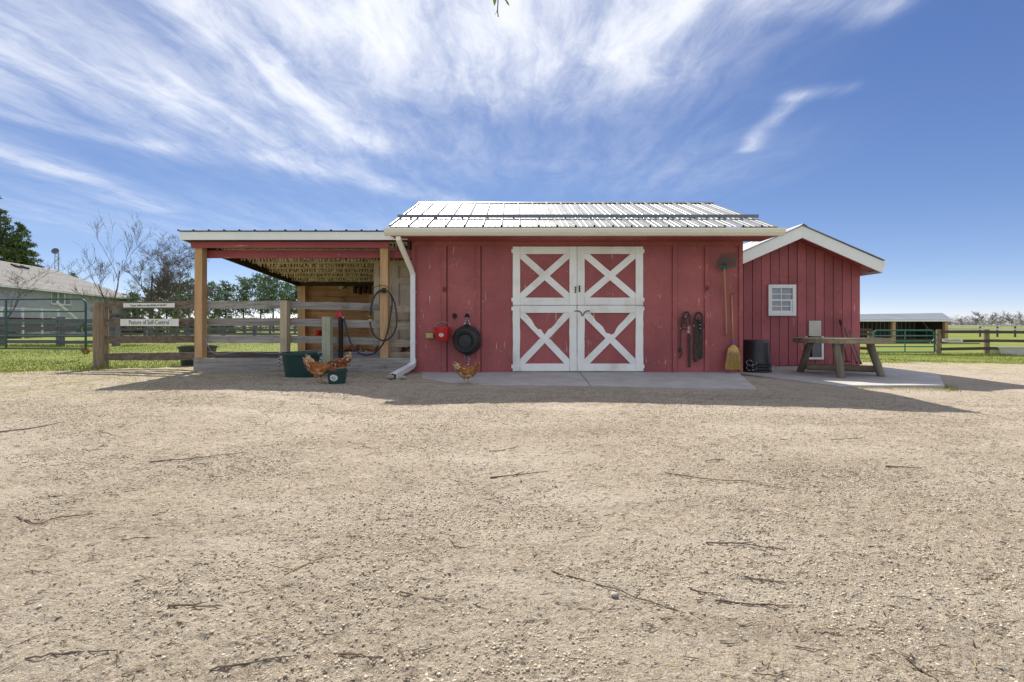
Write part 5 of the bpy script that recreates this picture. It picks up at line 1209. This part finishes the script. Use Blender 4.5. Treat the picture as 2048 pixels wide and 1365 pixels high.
MB().tube(catmull([(hx - .01, 8.55, zt_ + .14), (hx - .045, 8.54, zt_ + .13), (hx - .07, 8.54, zt_ + .06), (hx - .072, 8.54, zt_ + .01)]), .011, 6).build('lever', M['red_iron'], hy)
MB().tube([(hx + .058, 8.54, zt_ + .022), (hx + .08, 8.53, zt_ - .005)], .02, 8).build('spout_fitting', M['steel'], hy)
hs_ = thing('garden_hose', 'black garden hose looped on the lean-to post and hydrant', 'hose', (wx(767, 8.45), 8.45, .9))
Hq = lambda x, y, Y=8.44: at(640 + x * .1465, 540 + y * .1465, Y)
MB().tube(catmull([Hq(860, 285, 8.43), Hq(770, 330), Hq(715, 430), Hq(688, 540), Hq(680, 650), Hq(690, 760), Hq(720, 860), Hq(790, 940), Hq(870, 965), Hq(950, 935), Hq(1015, 850), Hq(1048, 720), Hq(1040, 570), Hq(1010, 430), Hq(950, 320), Hq(880, 275, 8.42), Hq(800, 295, 8.43), Hq(725, 400, 8.41), Hq(700, 560, 8.41), Hq(690, 640, 8.42)], 6), .0155, 7).build('coil', M['blackp'], hs_, smooth=True)
MB().tube(catmull([Hq(945, 305, 8.41), Hq(978, 400, 8.40), Hq(980, 500, 8.4), Hq(955, 660, 8.4), Hq(920, 840, 8.4), Hq(880, 970, 8.39), Hq(800, 1090, 8.42), Hq(700, 1155, 8.45), Hq(600, 1165, 8.47), Hq(510, 1120, 8.48), Hq(430, 1020, 8.49), Hq(385, 890, 8.5), Hq(350, 760, 8.51), Hq(318, 668, 8.52)], 6), .0155, 7).build('run', M['blackp'], hs_, smooth=True)
for (y0, y1, m) in ((628, 645, 'brass'), (646, 672, 'blackp'), (673, 690, 'brass'), (691, 708, 'steel')): MB().tube([Hq(683, y0, 8.43), Hq(684, y1, 8.43)], .026 if m != 'steel' else .017, 10).build('coupling', M[m], hs_)
hk2 = MB().tube(catmull([Hq(720, 275, 8.46), Hq(760, 230, 8.46), Hq(868, 215, 8.46), Hq(930, 240, 8.46), Hq(958, 275, 8.46)]), .005, 5).box(*(lambda q: (q.x - .03, q.x + .03, 8.44, 8.498, q.z - .06, q.z + .03))(Hq(868, 270))).build('hose_hanger', M['iron'], None, loc=Hq(868, 270)); tag(hk2, 'black wire hose hanger on the right lean-to post', 'hanger')
# cord along the bottom board
cdm = MB().tube(catmull([at(413, 676, 8.55), at(415, 690, 8.55), at(424, 704, 8.6), at(440, 708.5, 8.62), at(470, 705, 8.62), at(500, 704.5, 8.63), at(530, 707, 8.63), at(560, 707.5, 8.63), at(600, 704, 8.64), at(680, 706, 8.63), at(758, 707, 8.63)], 5), .007, 5).build('fence_cord', M['cord'], None, loc=at(413, 676, 8.55)); tag(cdm, 'thin pale blue cord running along the bottom fence board', 'cord')
# big tubs
def tubt(name, lab, c, r0, r1, h, m, oval=1.0, ropes=True, cat='tub'):
    t = thing(name, lab, cat, c); c = Vector(c)
    o = MB().lathe([(r0 * .96, .0), (r0, .015), (r1 * .955, h * .86), (r1 * .965, h * .875), (r1 * 1.0, h * .88), (r1 * 1.03, h * .95), (r1 * 1.03, h), (r1 * .97, h), (r1 * .945, h * .93), (r0 * .95, .03)], c, 40)
    o.v = [(c.x + (x - c.x) * oval, y, z) for (x, y, z) in o.v]; o.build('shell', m, t, smooth='auto')
    if ropes:
        for s in (-1, 1):
            e = c + Vector((s * r1 * 1.02 * oval, -.02, h * .92)); MB().box(e.x - .03, e.x + .03, e.y - .06, e.y + .06, e.z - .025, e.z + .018).build('lug', m, t, bevel=.006)
            mb = MB(); rope(mb, [e + Vector((s * .0, -.05, .02)), e + Vector((s * .045, -.03, .035)), e + Vector((s * .05, .0, -.02)), e + Vector((s * .03, -.04, -.10)), e + Vector((s * .025, -.05, -.20))], .010, 4); mb.build('rope_handle', [M['rope_w'], M['rope_d']], t)
    return t
q = G(596, 757); tubt('muck_tub', 'large dark green muck tub with rope handles by the lean-to', (q.x, q.y + .12, q.z + .012), .245, .305, .415, M['green_tub'])
q = G(671, 770); sb_ = tubt('small_bucket', 'small dark green bucket with white sticker beside two hens', (q.x, q.y + .06, q.z + .012), .118, .146, .205, M['green_tub'], ropes=False, cat='bucket')
badge(sb_, Vector((q.x, q.y + .06, q.z + .012)), .132, .095, .118, .146, .205, .058)
q = at(383, 735, 9.75); tubt('grey_tub', 'grey green stock tub behind the fence by corner post', (q.x, 9.95, .01), .30, .36, .43, M['trough'], ropes=False)
# stones below the downspout
stn = G(785, 768)
ss = MB(); c = at(786, 764, 7.2); ss.prism([(c.x + x, 7.12 + y, .012) for (x, y) in ((-.20, .02), (-.17, .34), (.19, .42), (.22, .14), (.06, -.06))], (0, 0, -.07)); tag(ss.build('splash_block', M['stone'], None, loc=(c.x, 7.8, 0), bevel=.012), 'flat stone slab under the mouth of the downspout', 'stone')
def boulder(name, lab, c, r, seed, m='stone', flat=.65, group=None, cat='stone', par=None):
    rr = random.Random(seed); bm = bmesh.new(); bmesh.ops.create_icosphere(bm, subdivisions=2, radius=1.0)
    for v_ in bm.verts: k = 1 + rr.uniform(-.14, .14); v_.co = Vector((v_.co.x * r * k * 1.15, v_.co.y * r * k, v_.co.z * r * flat * k))
    me = bpy.data.meshes.new(name); bm.to_mesh(me); bm.free(); me.materials.append(M[m]); me.polygons.foreach_set('use_smooth', [True] * len(me.polygons))
    o = bpy.data.objects.new(name, me); o.location = c; COL.objects.link(o); ORG[o.name] = Vector(c); return tag(o, lab, cat, group)
boulder('round_stone', 'round stone left of the downspout mouth on the slab', (c.x - .09, 7.38, .05), .058, 1); boulder('round_stone', 'round stone right of the downspout mouth on the slab', (c.x + .11, 7.38, .045), .05, 2)
q = G(1229, 1201); boulder('yard_stone', 'lone fist-sized stone in the foreground gravel', q + Vector((0, 0, .02)), .012, 3, flat=.8)

# ------------------------------------------------------------------ hens
def hen(lab, loc, rz, pose='up', scale=1.0, dark=False, seed=0, tail_up=0.0):
    rr = random.Random(seed)
    if pose == 'up':
        sp = [(-.205, .315, .010, .014), (-.185, .305, .022, .040), (-.15, .275, .045, .055), (-.105, .235, .068, .070), (-.05, .205, .085, .088), (.01, .190, .092, .098), (.065, .200, .086, .092), (.11, .232, .066, .074), (.138, .272, .045, .052), (.152, .305, .034, .039), (.164, .334, .029, .032), (.182, .350, .026, .027), (.204, .350, .016, .017)]
        head = Vector((.186, 0, .352)); fwd = Vector((1, 0, -.12))
    elif pose == 'peck':
        sp = [(-.185, .385, .010, .014), (-.175, .365, .022, .040), (-.15, .320, .045, .055), (-.115, .268, .068, .070), (-.06, .225, .085, .088), (.0, .205, .092, .098), (.06, .208, .086, .090), (.11, .222, .064, .070), (.15, .226, .046, .050), (.18, .216, .035, .039), (.203, .198, .029, .032), (.217, .178, .026, .027), (.226, .158, .016, .017)]
        head = Vector((.218, 0, .178)); fwd = Vector((.45, 0, -1))
    else:
        sp = [(-.20, .20, .010, .014), (-.18, .19, .022, .040), (-.145, .165, .05, .055), (-.10, .135, .078, .072), (-.05, .112, .096, .092), (.01, .100, .104, .098), (.065, .108, .096, .092), (.105, .140, .068, .074), (.125, .178, .046, .052), (.134, .208, .034, .039), (.144, .232, .029, .032), (.160, .246, .026, .027), (.182, .246, .016, .017)]
        head = Vector((.164, 0, .248)); fwd = Vector((1, 0, -.12))
    mb = MB(); n = 14; P = [Vector((x, 0, z)) for (x, z, _, _) in sp]; rings = []
    for i, (x, z, ry, rz_) in enumerate(sp):
        d = (P[min(i + 1, len(P) - 1)] - P[max(i - 1, 0)]).normalized(); up = Vector((-d.z, 0, d.x)); up = -up if up.z < 0 and i < 10 and pose != 'peck' else up
        rings.append([P[i] + Vector((0, 1, 0)) * math.cos(a) * ry * (1 + rr.uniform(-.03, .03)) + up * math.sin(a) * rz_ for a in [2 * math.pi * k / n for k in range(n)]])
    vs = [v_ for r_ in rings for v_ in r_]; bdy = MB()
    mf = 0
    for i in range(len(sp) - 1):
        for k in range(n): 
            low_ = (rings[i][k].z < P[i].z - sp[i][3] * .35) and i in (3, 4, 5)
            mb.f.append((i * n + k, i * n + (k + 1) % n, (i + 1) * n + (k + 1) % n, (i + 1) * n + k)); mb.m.append(1 if (i < 2 or low_) else 0)
    mb.v = [tuple(v_) for v_ in vs]; mb.f.append(tuple(range(n))); mb.m.append(1); e_ = (len(sp) - 1) * n; mb.f.append(tuple(range(e_ + n - 1, e_ - 1, -1))); mb.m.append(0)
    # overlapping feathers
    for q in range(430):
        i = rr.randint(1, 9); k = rr.random(); a = 2 * math.pi * k; t = rr.random(); c0 = P[i].lerp(P[i + 1], t); ry = sp[i][2] + (sp[i + 1][2] - sp[i][2]) * t; rz_ = sp[i][3] + (sp[i + 1][3] - sp[i][3]) * t
        d = (P[i + 1] - P[i]).normalized(); up = Vector((-d.z, 0, d.x)); o = Vector((0, 1, 0)) * math.cos(a) * ry + up * math.sin(a) * rz_; nn = o.normalized(); sd_ = d.cross(nn).normalized(); s = rr.uniform(.012, .022)
        p = c0 + o * 1.0; back = -d
        v4 = [p + sd_ * s * .6, p - sd_ * s * .6, p - sd_ * s * .5 + back * s * 1.5 + nn * s * .42, p + back * s * 2.2 + nn * s * .5, p + sd_ * s * .5 + back * s * 1.5 + nn * s * .42]
        pale = (i <= 2 and rr.random() < .75) or (o.z < -rz_ * .4 and i in (3, 4, 5, 6) and rr.random() < .6) or rr.random() < .13
        mb.add(v4, [(0, 1, 2, 3, 4)], 1 if pale else 0)
    # wings: folded flat lobes
    for s in (-1, 1):
        w0 = P[7] * .5 + P[6] * .5; pts = []
        for j, (dx, dz) in enumerate(((.03, .02), (-.03, .035), (-.10, .03), (-.155, .045), (-.13, .005), (-.06, -.035), (.0, -.03))):
            yv = (.088 if abs(dx) < .08 else .068) * s; pts.append(Vector((w0.x - .02 + dx, yv, w0.z + dz - .005)))
        mb.prism(pts, (0, .010 * s, 0), 0)
        for j in range(5): a = pts[2].lerp(pts[4], j / 5); mb.add([a + Vector((.05, .011 * s, .0)), a + Vector((.05, .011 * s, -.012)), a + Vector((-.045, .008 * s, .008)), a + Vector((-.04, .008 * s, .016))], [(0, 1, 2, 3)], 1 if j % 2 else 0)
    # tail fan
    tb_ = P[2]; td = (P[0] - P[2]).normalized()
    for j in range(9):
        a = (j / 8 - .5); dirv = (td + Vector((0, a * .55, .25 * (.5 - abs(a)) + .10))).normalized(); L_ = .095 * (1 - .35 * abs(a)); sd_ = dirv.cross(Vector((0, 1, 0))).normalized() * .018 + Vector((0, .006, 0)); p = tb_ + Vector((0, a * .03, .02))
        mb.add([p - sd_ * .6, p + sd_ * .6, p + dirv * L_ * .7 + sd_, p + dirv * L_, p + dirv * L_ * .7 - sd_], [(0, 1, 2, 3, 4)], 1 if j % 3 else 0)
    # comb, wattles, beak, eyes
    fwd.normalize(); upv = Vector((-fwd.z, 0, fwd.x)); upv = upv if upv.z > 0 or pose == 'peck' else -upv
    H_ = lambda f, y, u_: head + fwd * f + Vector((0, y, 0)) + upv * u_
    comb = [H_(-.022, -.003, .020), H_(-.020, -.003, .042), H_(-.010, -.003, .034), H_(-.004, -.003, .050), H_(.006, -.003, .036), H_(.012, -.003, .044), H_(.020, -.003, .022)]
    mb.prism(comb, (0, .006, 0), 2)
    for s in (-1, 1):
        mb.lathe([(.002, -.018), (.010, -.008), (.009, .004), (.003, .012)], H_(.014, s * .010, -.028), 7, axis=upv, mi=2)
        mb.lathe([(.014, 0), (.013, .006), (.004, .009)], H_(.008, s * .018, .002), 8, axis=(0, s, 0), mi=2)
        mb.lathe([(.005, .0), (.003, .003)], H_(.008, s * .0275, .006), 6, axis=(0, s, 0), mi=4)
    mb.tube([H_(.014, 0, -.002), H_(.034, 0, -.005), H_(.046, 0, -.011)], [.011, .007, .001], 6, mi=3)
    # legs and toes
    if pose != 'sit':
        for s in (-1, 1):
            kx = .012 + (.022 if s > 0 else -.025); hip = Vector((.0, s * .042, .165)); hock = Vector((kx - .022, s * .042, .085)); ft = Vector((kx, s * .044, .012))
            mb.tube([hip, hip.lerp(hock, .55), hock], [.042, .026, .010], 8, mi=0); mb.tube([hock, ft], [.008, .0065], 6, mi=3)
            for (dx, dy) in ((.05, 0), (.042, .022), (.042, -.022), (-.028, 0)): mb.tube([ft, ft + Vector((dx * .6, dy * .6, -.004)), ft + Vector((dx, dy, -.010))], [.0062, .005, .002], 5, mi=3)
    o = mb.build('hen', [M['feather_dark'] if dark else M['feather'], M['feather_pale'], M['comb'], M['shank'], M['iron']], None, smooth=False)
    o.location = loc; o.rotation_euler = (0, 0, rz); o.scale = (scale,) * 3
    return tag(o, lab, 'hen', 'brown hens about the yard')
q = G(933, 770); q.z = top(q.x, q.y) + .003; hen('brown hen standing upright on the apron below the hanging tub', q, -.12, 'up', .95, seed=1)
q = G(644, 769); hen('brown hen dipping its head to the small green bucket', q + Vector((-.05, 0, .012)), -.05, 'peck', 1.02, seed=2)
q = Vector((wx(679, 7.65), 7.65, float(gz(-2.9, 7.65)) + .012)); hen('chestnut hen behind the small green bucket with tail raised', q, math.pi + .75, 'peck', 1.0, True, seed=3)
q = G(172, 715); hen('small round hen on the lawn under the open gate', q, 1.95, 'peck', .86, seed=4)
hen('dark chestnut hen resting in the corner next to downspout', (wx(811, 9.0), 9.0, .225), 2.2, 'sit', 1.0, True, seed=5)
hen('brown hen resting inside lean-to, just right of the hydrant', (wx(700, 9.15), 9.15, .205), .5, 'sit', 1.0, True, seed=6)
hen('brown hen resting inside lean-to, its red head by the old door', (wx(738, 9.15), 9.15, .205), .1, 'sit', 1.0, seed=7)
hen('pale-tailed hen resting inside lean-to behind the hydrant pipe', (wx(684, 9.1), 9.1, .205), .0, 'sit', .95, seed=8)
# raised litter bed the hens lie on
tag(MB().box(-5.7, -1.93, 8.78, 12.6, -.05, .20).build('bedding_floor', M['grey_wood'], None, loc=(-3.8, 10.5, 0)), 'low board floor under the lean-to roof', 'floor')
# ------------------------------------------------------------------ gravel stones, twigs, grass
rg = np.random.default_rng(11)
ICO = (lambda t: (np.array([(-1, t, 0), (1, t, 0), (-1, -t, 0), (1, -t, 0), (0, -1, t), (0, 1, t), (0, -1, -t), (0, 1, -t), (t, 0, -1), (t, 0, 1), (-t, 0, -1), (-t, 0, 1)], float) / math.sqrt(1 + t * t),
    np.array([(0, 11, 5), (0, 5, 1), (0, 1, 7), (0, 7, 10), (0, 10, 11), (1, 5, 9), (5, 11, 4), (11, 10, 2), (10, 7, 6), (7, 1, 8), (3, 9, 4), (3, 4, 2), (3, 2, 6), (3, 6, 8), (3, 8, 9), (4, 9, 5), (2, 4, 11), (6, 2, 10), (8, 6, 7), (9, 8, 1)])))(1.618)
OCT = (np.array([(1, 0, 0), (-1, 0, 0), (0, 1, 0), (0, -1, 0), (0, 0, 1), (0, 0, -.6)], float), np.array([(0, 2, 4), (2, 1, 4), (1, 3, 4), (3, 0, 4), (2, 0, 5), (1, 2, 5), (3, 1, 5), (0, 3, 5)]))
def pebbles(name, n, y0, y1, rmin, rmax, tmpl, clump, pw=2.2):
    u_ = rg.random(n * 3); Y = np.sqrt(y0 ** 2 + u_ * (y1 ** 2 - y0 ** 2)); X = rg.uniform(-1.3, 1.3, n * 3) * Y
    dn = vn(X, Y, 1.7, 31) * .6 + vn(X, Y, 5.5, 32) * .4; ok = (rg.random(n * 3) < np.clip((dn - .38) * clump, .03, 1)) & (Y < yard_far(X) - .6)
    ok &= ~((Y > 8.3) & (X > -6) & (X < 4.5)) & ~((Y > 6.6) & (X > -1.9) & (X < 4.4)) & ~((Y > 7.4) & (X > 4.3) & (X < 9))
    X = X[ok][:n]; Y = Y[ok][:n]; k = len(X); r = rmin + (rmax - rmin) * rg.random(k) ** pw
    V0, T0 = tmpl; m_ = len(V0); J = rg.uniform(.72, 1.25, (k, m_, 1)); V = V0[None] * J
    S = np.stack([r * rg.uniform(.8, 1.5, k), r * rg.uniform(.7, 1.2, k), r * rg.uniform(.45, .85, k)], 1); V = V * S[:, None, :]
    a = rg.uniform(0, 2 * math.pi, k); ca, sa = np.cos(a)[:, None], np.sin(a)[:, None]
    V = np.stack([V[..., 0] * ca - V[..., 1] * sa, V[..., 0] * sa + V[..., 1] * ca, V[..., 2]], -1)
    fl = np.clip(1 - (Y - 8.2) / 1.2, .25, 1)
    Z = gz(X, Y) + gravel_h(X, Y) * fl + .012 + r * .18; V += np.stack([X, Y, Z], 1)[:, None, :]
    T = (T0[None] + (np.arange(k) * m_)[:, None, None]).reshape(-1, 3)
    me = fast_mesh(name, V.reshape(-1, 3), T, 3, False); me.materials.append(M['pebble'])
    return tag(link(bpy.data.objects.new(name, me)), kind='stuff')
pebbles('gravel_stones', 42000, 1.0, 3.2, .0014, .0062, ICO, 3.0, 3.2)
pebbles('gravel_stones', 60000, 2.8, 6.0, .002, .007, OCT, 3.0, 3.0)
pebbles('gravel_stones', 30000, 5.5, 12.5, .0035, .011, OCT, 2.0, 3.0)

def lie(px, py, r):
    p = G(px, py); p.z = float(gz(p.x, p.y) + gravel_h(p.x, p.y)) + .012 + r * .9; return p
def twig(lab, pts, r, m='twig', group=None, name='twig', kink=.004):
    r *= .72; P = [lie(x, y, r) for (x, y) in pts]; Q_ = []
    for p in catmull(P, 4): Q_.append(p + Vector((R.gauss(0, kink), R.gauss(0, kink), abs(R.gauss(0, kink * .5)))))
    n = len(Q_); o = MB().tube(Q_, [r * (1 - .6 * i / (n - 1)) for i in range(n)], 5)
    if n > 7 and R.random() < .5:
        i = n // 2; d = (Q_[-1] - Q_[0]) * .22; o.tube([Q_[i], Q_[i] + d + Vector((d.y, -d.x, .004)) * R.choice((-.6, .6))], [r * .6, r * .3], 4)
    return tag(o.build(name, M[m], None, loc=P[0]), lab, 'twig', group)
for (lab, pts, r) in (('thick dark twig in the lower left gravel', [(335, 1221), (380, 1224), (447, 1219)], .0062), ('bent dark twig near the left edge of the gravel', [(30, 1040), (50, 1050), (80, 1056), (110, 1047), (182, 1037)], .0055),
        ('long thin twig running down right of the lone stone', [(1108, 1155), (1150, 1168), (1230, 1190), (1320, 1218), (1410, 1249)], .0045), ('thin straight twig in the lower right gravel', [(1430, 1211), (1520, 1217), (1592, 1223)], .0045),
        ('forked twig at the bottom right corner', [(1822, 1318), (1820, 1332), (1850, 1350), (1872, 1368)], .005), ('short dark twig in the right-hand gravel', [(1500, 1168), (1530, 1171), (1572, 1175)], .005),
        ('dark twig pair right of centre', [(1412, 1095), (1480, 1099), (1572, 1110)], .0055), ('very long thin twig right of centre in mid yard', [(1330, 953), (1420, 965), (1500, 972), (1602, 988)], .005),
        ('straight twig in the right mid yard', [(1772, 941), (1800, 940), (1842, 942)], .007), ('thin twig along the left edge of mid yard', [(-5, 869), (60, 862), (130, 850)], .008), ('long thin twig in the left mid yard', [(300, 930), (380, 922), (490, 908)], .007),
        ('long low twig near the bottom left corner', [(60, 1328), (120, 1320), (215, 1312), (250, 1316)], .004), ('long twig at the bottom left of centre', [(418, 1352), (500, 1335), (605, 1318)], .0042), ('pale-tipped twig at the bottom centre', [(680, 1318), (720, 1323), (768, 1329)], .0045),
        ('curved twig in the centre of the yard', [(980, 966), (1030, 962), (1094, 951)], .006), ('small dark twig bundle at the centre', [(896, 1088), (915, 1108), (958, 1105)], .004), ('dark twig below the centre', [(800, 1195), (850, 1206), (890, 1213)], .0042)):
    twig(lab, pts, r)
# husk of dry leaf
for k in range(4): twig('dry yellow cornstalk leaf lying left of the centre', [(570 + 3 * k, 1161 - 2 * k), (610, 1143 - 1.5 * k), (640 + 3 * k, 1128), (682 + 5 * k, 1123 - k)], .0045, 'straw_bit', 'dry cornstalk leaf pieces', 'dry_leaf', .002) if k < 1 else None
rt = random.Random(21)
for i in range(44):
    py = 860 + 500 * rt.random() ** 1.1; px = rt.uniform(10, 2040); dx = rt.uniform(18, 75) * (py / 1100); sl_ = rt.uniform(-.28, .28)
    twig('thin dry twig lying loose on the gravel', [(px, py), (px + dx * .5, py + dx * .5 * sl_ + rt.uniform(-3, 3)), (px + dx, py + dx * sl_)], rt.uniform(.0016, .0032) * (1 + .5 * (py < 1000)), 'twig', 'loose twigs on the gravel')
# fine litter: chips, straw and needles, one mass each
def litter(name, m, n, y0, y1, L0, L1, wd):
    Y = np.sqrt(y0 ** 2 + rg.random(n) * (y1 ** 2 - y0 ** 2)); X = rg.uniform(-1.25, 1.25, n) * Y; ok = (Y < yard_far(X) - .3) & ~((Y > 6.5) & (X > -1.9) & (X < 9)) & ~((Y > 8.2) & (X > -6.2)); X, Y = X[ok], Y[ok]; k = len(X)
    a = rg.normal(0, .55, k); L = L0 + (L1 - L0) * rg.random(k) ** 2; d = np.stack([np.cos(a) * L, np.sin(a) * L, rg.normal(0, .04, k) * L], 1) * .5; s = np.stack([-np.sin(a), np.cos(a), np.zeros(k)], 1) * (wd * rg.uniform(.6, 1.5, k))[:, None]
    Z = gz(X, Y) + gravel_h(X, Y) + .016; C = np.stack([X, Y, Z], 1); up = np.array([0, 0, wd * 1.2])
    V = np.stack([C - d - s, C - d + s, C + d, C - d * .2 + up], 1).reshape(-1, 3); T = np.array([(0, 1, 2), (0, 2, 3), (1, 3, 2), (0, 3, 1)])
    me = fast_mesh(name, V, (T[None] + (np.arange(k) * 4)[:, None, None]).reshape(-1, 3)); me.materials.append(M[m])
    tag(link(bpy.data.objects.new(name, me)), kind='stuff')
litter('wood_litter', 'litter', 15000, 1.0, 8.2, .010, .075, .0019); litter('straw_litter', 'straw_bit', 3500, 1.0, 8.2, .02, .09, .0015)

# grass: real blades on the nearer lawns and along the gravel edge
def blades(name, m, X, Y, h0, h1, w, lean=.5):
    k = len(X); Z = gz(X, Y) - .004; a = rg.uniform(0, 2 * math.pi, k); h = rg.uniform(h0, h1, k); s = np.stack([np.cos(a), np.sin(a), np.zeros(k)], 1) * (w * rg.uniform(.6, 1.4, k))[:, None]
    b = a + rg.uniform(-1, 1, k) + 1.57; tip = np.stack([np.cos(b) * h * lean * rg.random(k), np.sin(b) * h * lean * rg.random(k), h], 1); C = np.stack([X, Y, Z], 1)
    V = np.stack([C - s, C + s, C + tip], 1).reshape(-1, 3); me = fast_mesh(name, V, np.arange(3 * k)); me.materials.append(M[m]); tag(link(bpy.data.objects.new(name, me)), kind='stuff')
def field(n, x0, x1, y0, y1, pw=1.0):
    Y = y0 + (y1 - y0) * rg.random(n) ** pw; X = rg.uniform(x0, x1, n); e = yard_far(X) + 1.5 * (vn(X, Y, .55, 11) - .5) + .9 * (vn(X, Y, 2.2, 12) - .5); return X, Y, Y - e
X, Y, d = field(70000, -26, -5.0, 8.3, 24, 1.6); ok = (d > -.25 + .3 * vn(X, Y, 3, 41)); blades('lawn_grass', 'blade', X[ok], Y[ok], .018, .05, .006)
X, Y, d = field(36000, 8.6, 30, 12.5, 26, 1.3); ok = (d > -.3 + .4 * vn(X, Y, 3, 42)); blades('lawn_grass', 'blade', X[ok], Y[ok], .018, .055, .009)
X, Y, d = field(26000, -16, -5.0, 7.4, 12.5); ok = (np.abs(d) < .9 * vn(X, Y, 2.5, 43)); blades('dry_grass', 'blade_dry', X[ok], Y[ok], .015, .055, .005)
X, Y, d = field(15000, 8.0, 26, 11.5, 16.5); ok = (np.abs(d) < 1.2 * vn(X, Y, 1.8, 44)); blades('dry_grass', 'blade_dry', X[ok], Y[ok], .015, .055, .007)
n = 1500; t = rg.random(n); X = 5.6 + 1.75 * t + rg.normal(0, .03, n); Y = 7.60 - np.abs(rg.normal(0, .10, n)) * vn(X, X * 0, 3, 45) * 1.4; blades('dry_grass', 'blade_dry', X, Y, .02, .06, .004)
n = 260; X = 7.42 + rg.normal(0, .16, n) ; Y = 7.72 + (X - 7.4) * 1.1 + rg.normal(0, .10, n); ok = X - 7.36 > (Y - 7.74) * .88; blades('pad_edge_grass', 'blade', X[ok], Y[ok], .03, .09, .004)
n = 2600; X = rg.uniform(-8.5, -2.2, n); Y = rg.uniform(3.6, 7.8, n); ok = vn(X, Y, 2.2, 46) > .66; blades('yard_tufts', 'blade_dry', X[ok], Y[ok], .008, .028, .003)
q = G(277, 1350); n = 70; blades('grass_tuft', 'blade', q.x + rg.normal(0, .018, n), q.y + rg.normal(0, .02, n), .008, .026, .0018)

# taller tufts at the foot of posts and along the board fences
def foot(px, py, n, rad, h):
    q = G(px, py); return q.x + rg.normal(0, rad, n), q.y + rg.normal(0, rad, n)
for (x, y, rad) in ((-8.5, 9.35, .2), (X21(121, 21), 20.8, .3), (X21(2, 21.5), 21.3, .3), (X21(1877, 24), 23.7, .3), (X21(1973, 24), 23.7, .3), (X21(1740, 24), 23.7, .3)):
    n = 160; blades('post_tuft', 'blade', x + rg.normal(0, rad, n), y + rg.normal(0, rad * .6, n), .05, .16, .006)
n = 3200; X = rg.uniform(-27, -17, n); Y = 21 + rg.normal(0, .22, n); ok = vn(X, Y, 1.2, 51) > .42; blades('fence_line_grass', 'blade', X[ok], Y[ok], .04, .15, .008)
n = 2600; X = rg.uniform(18, 30, n); Y = 23.9 + rg.normal(0, .22, n); ok = vn(X, Y, 1.2, 52) > .42; blades('fence_line_grass', 'blade', X[ok], Y[ok], .04, .16, .010)
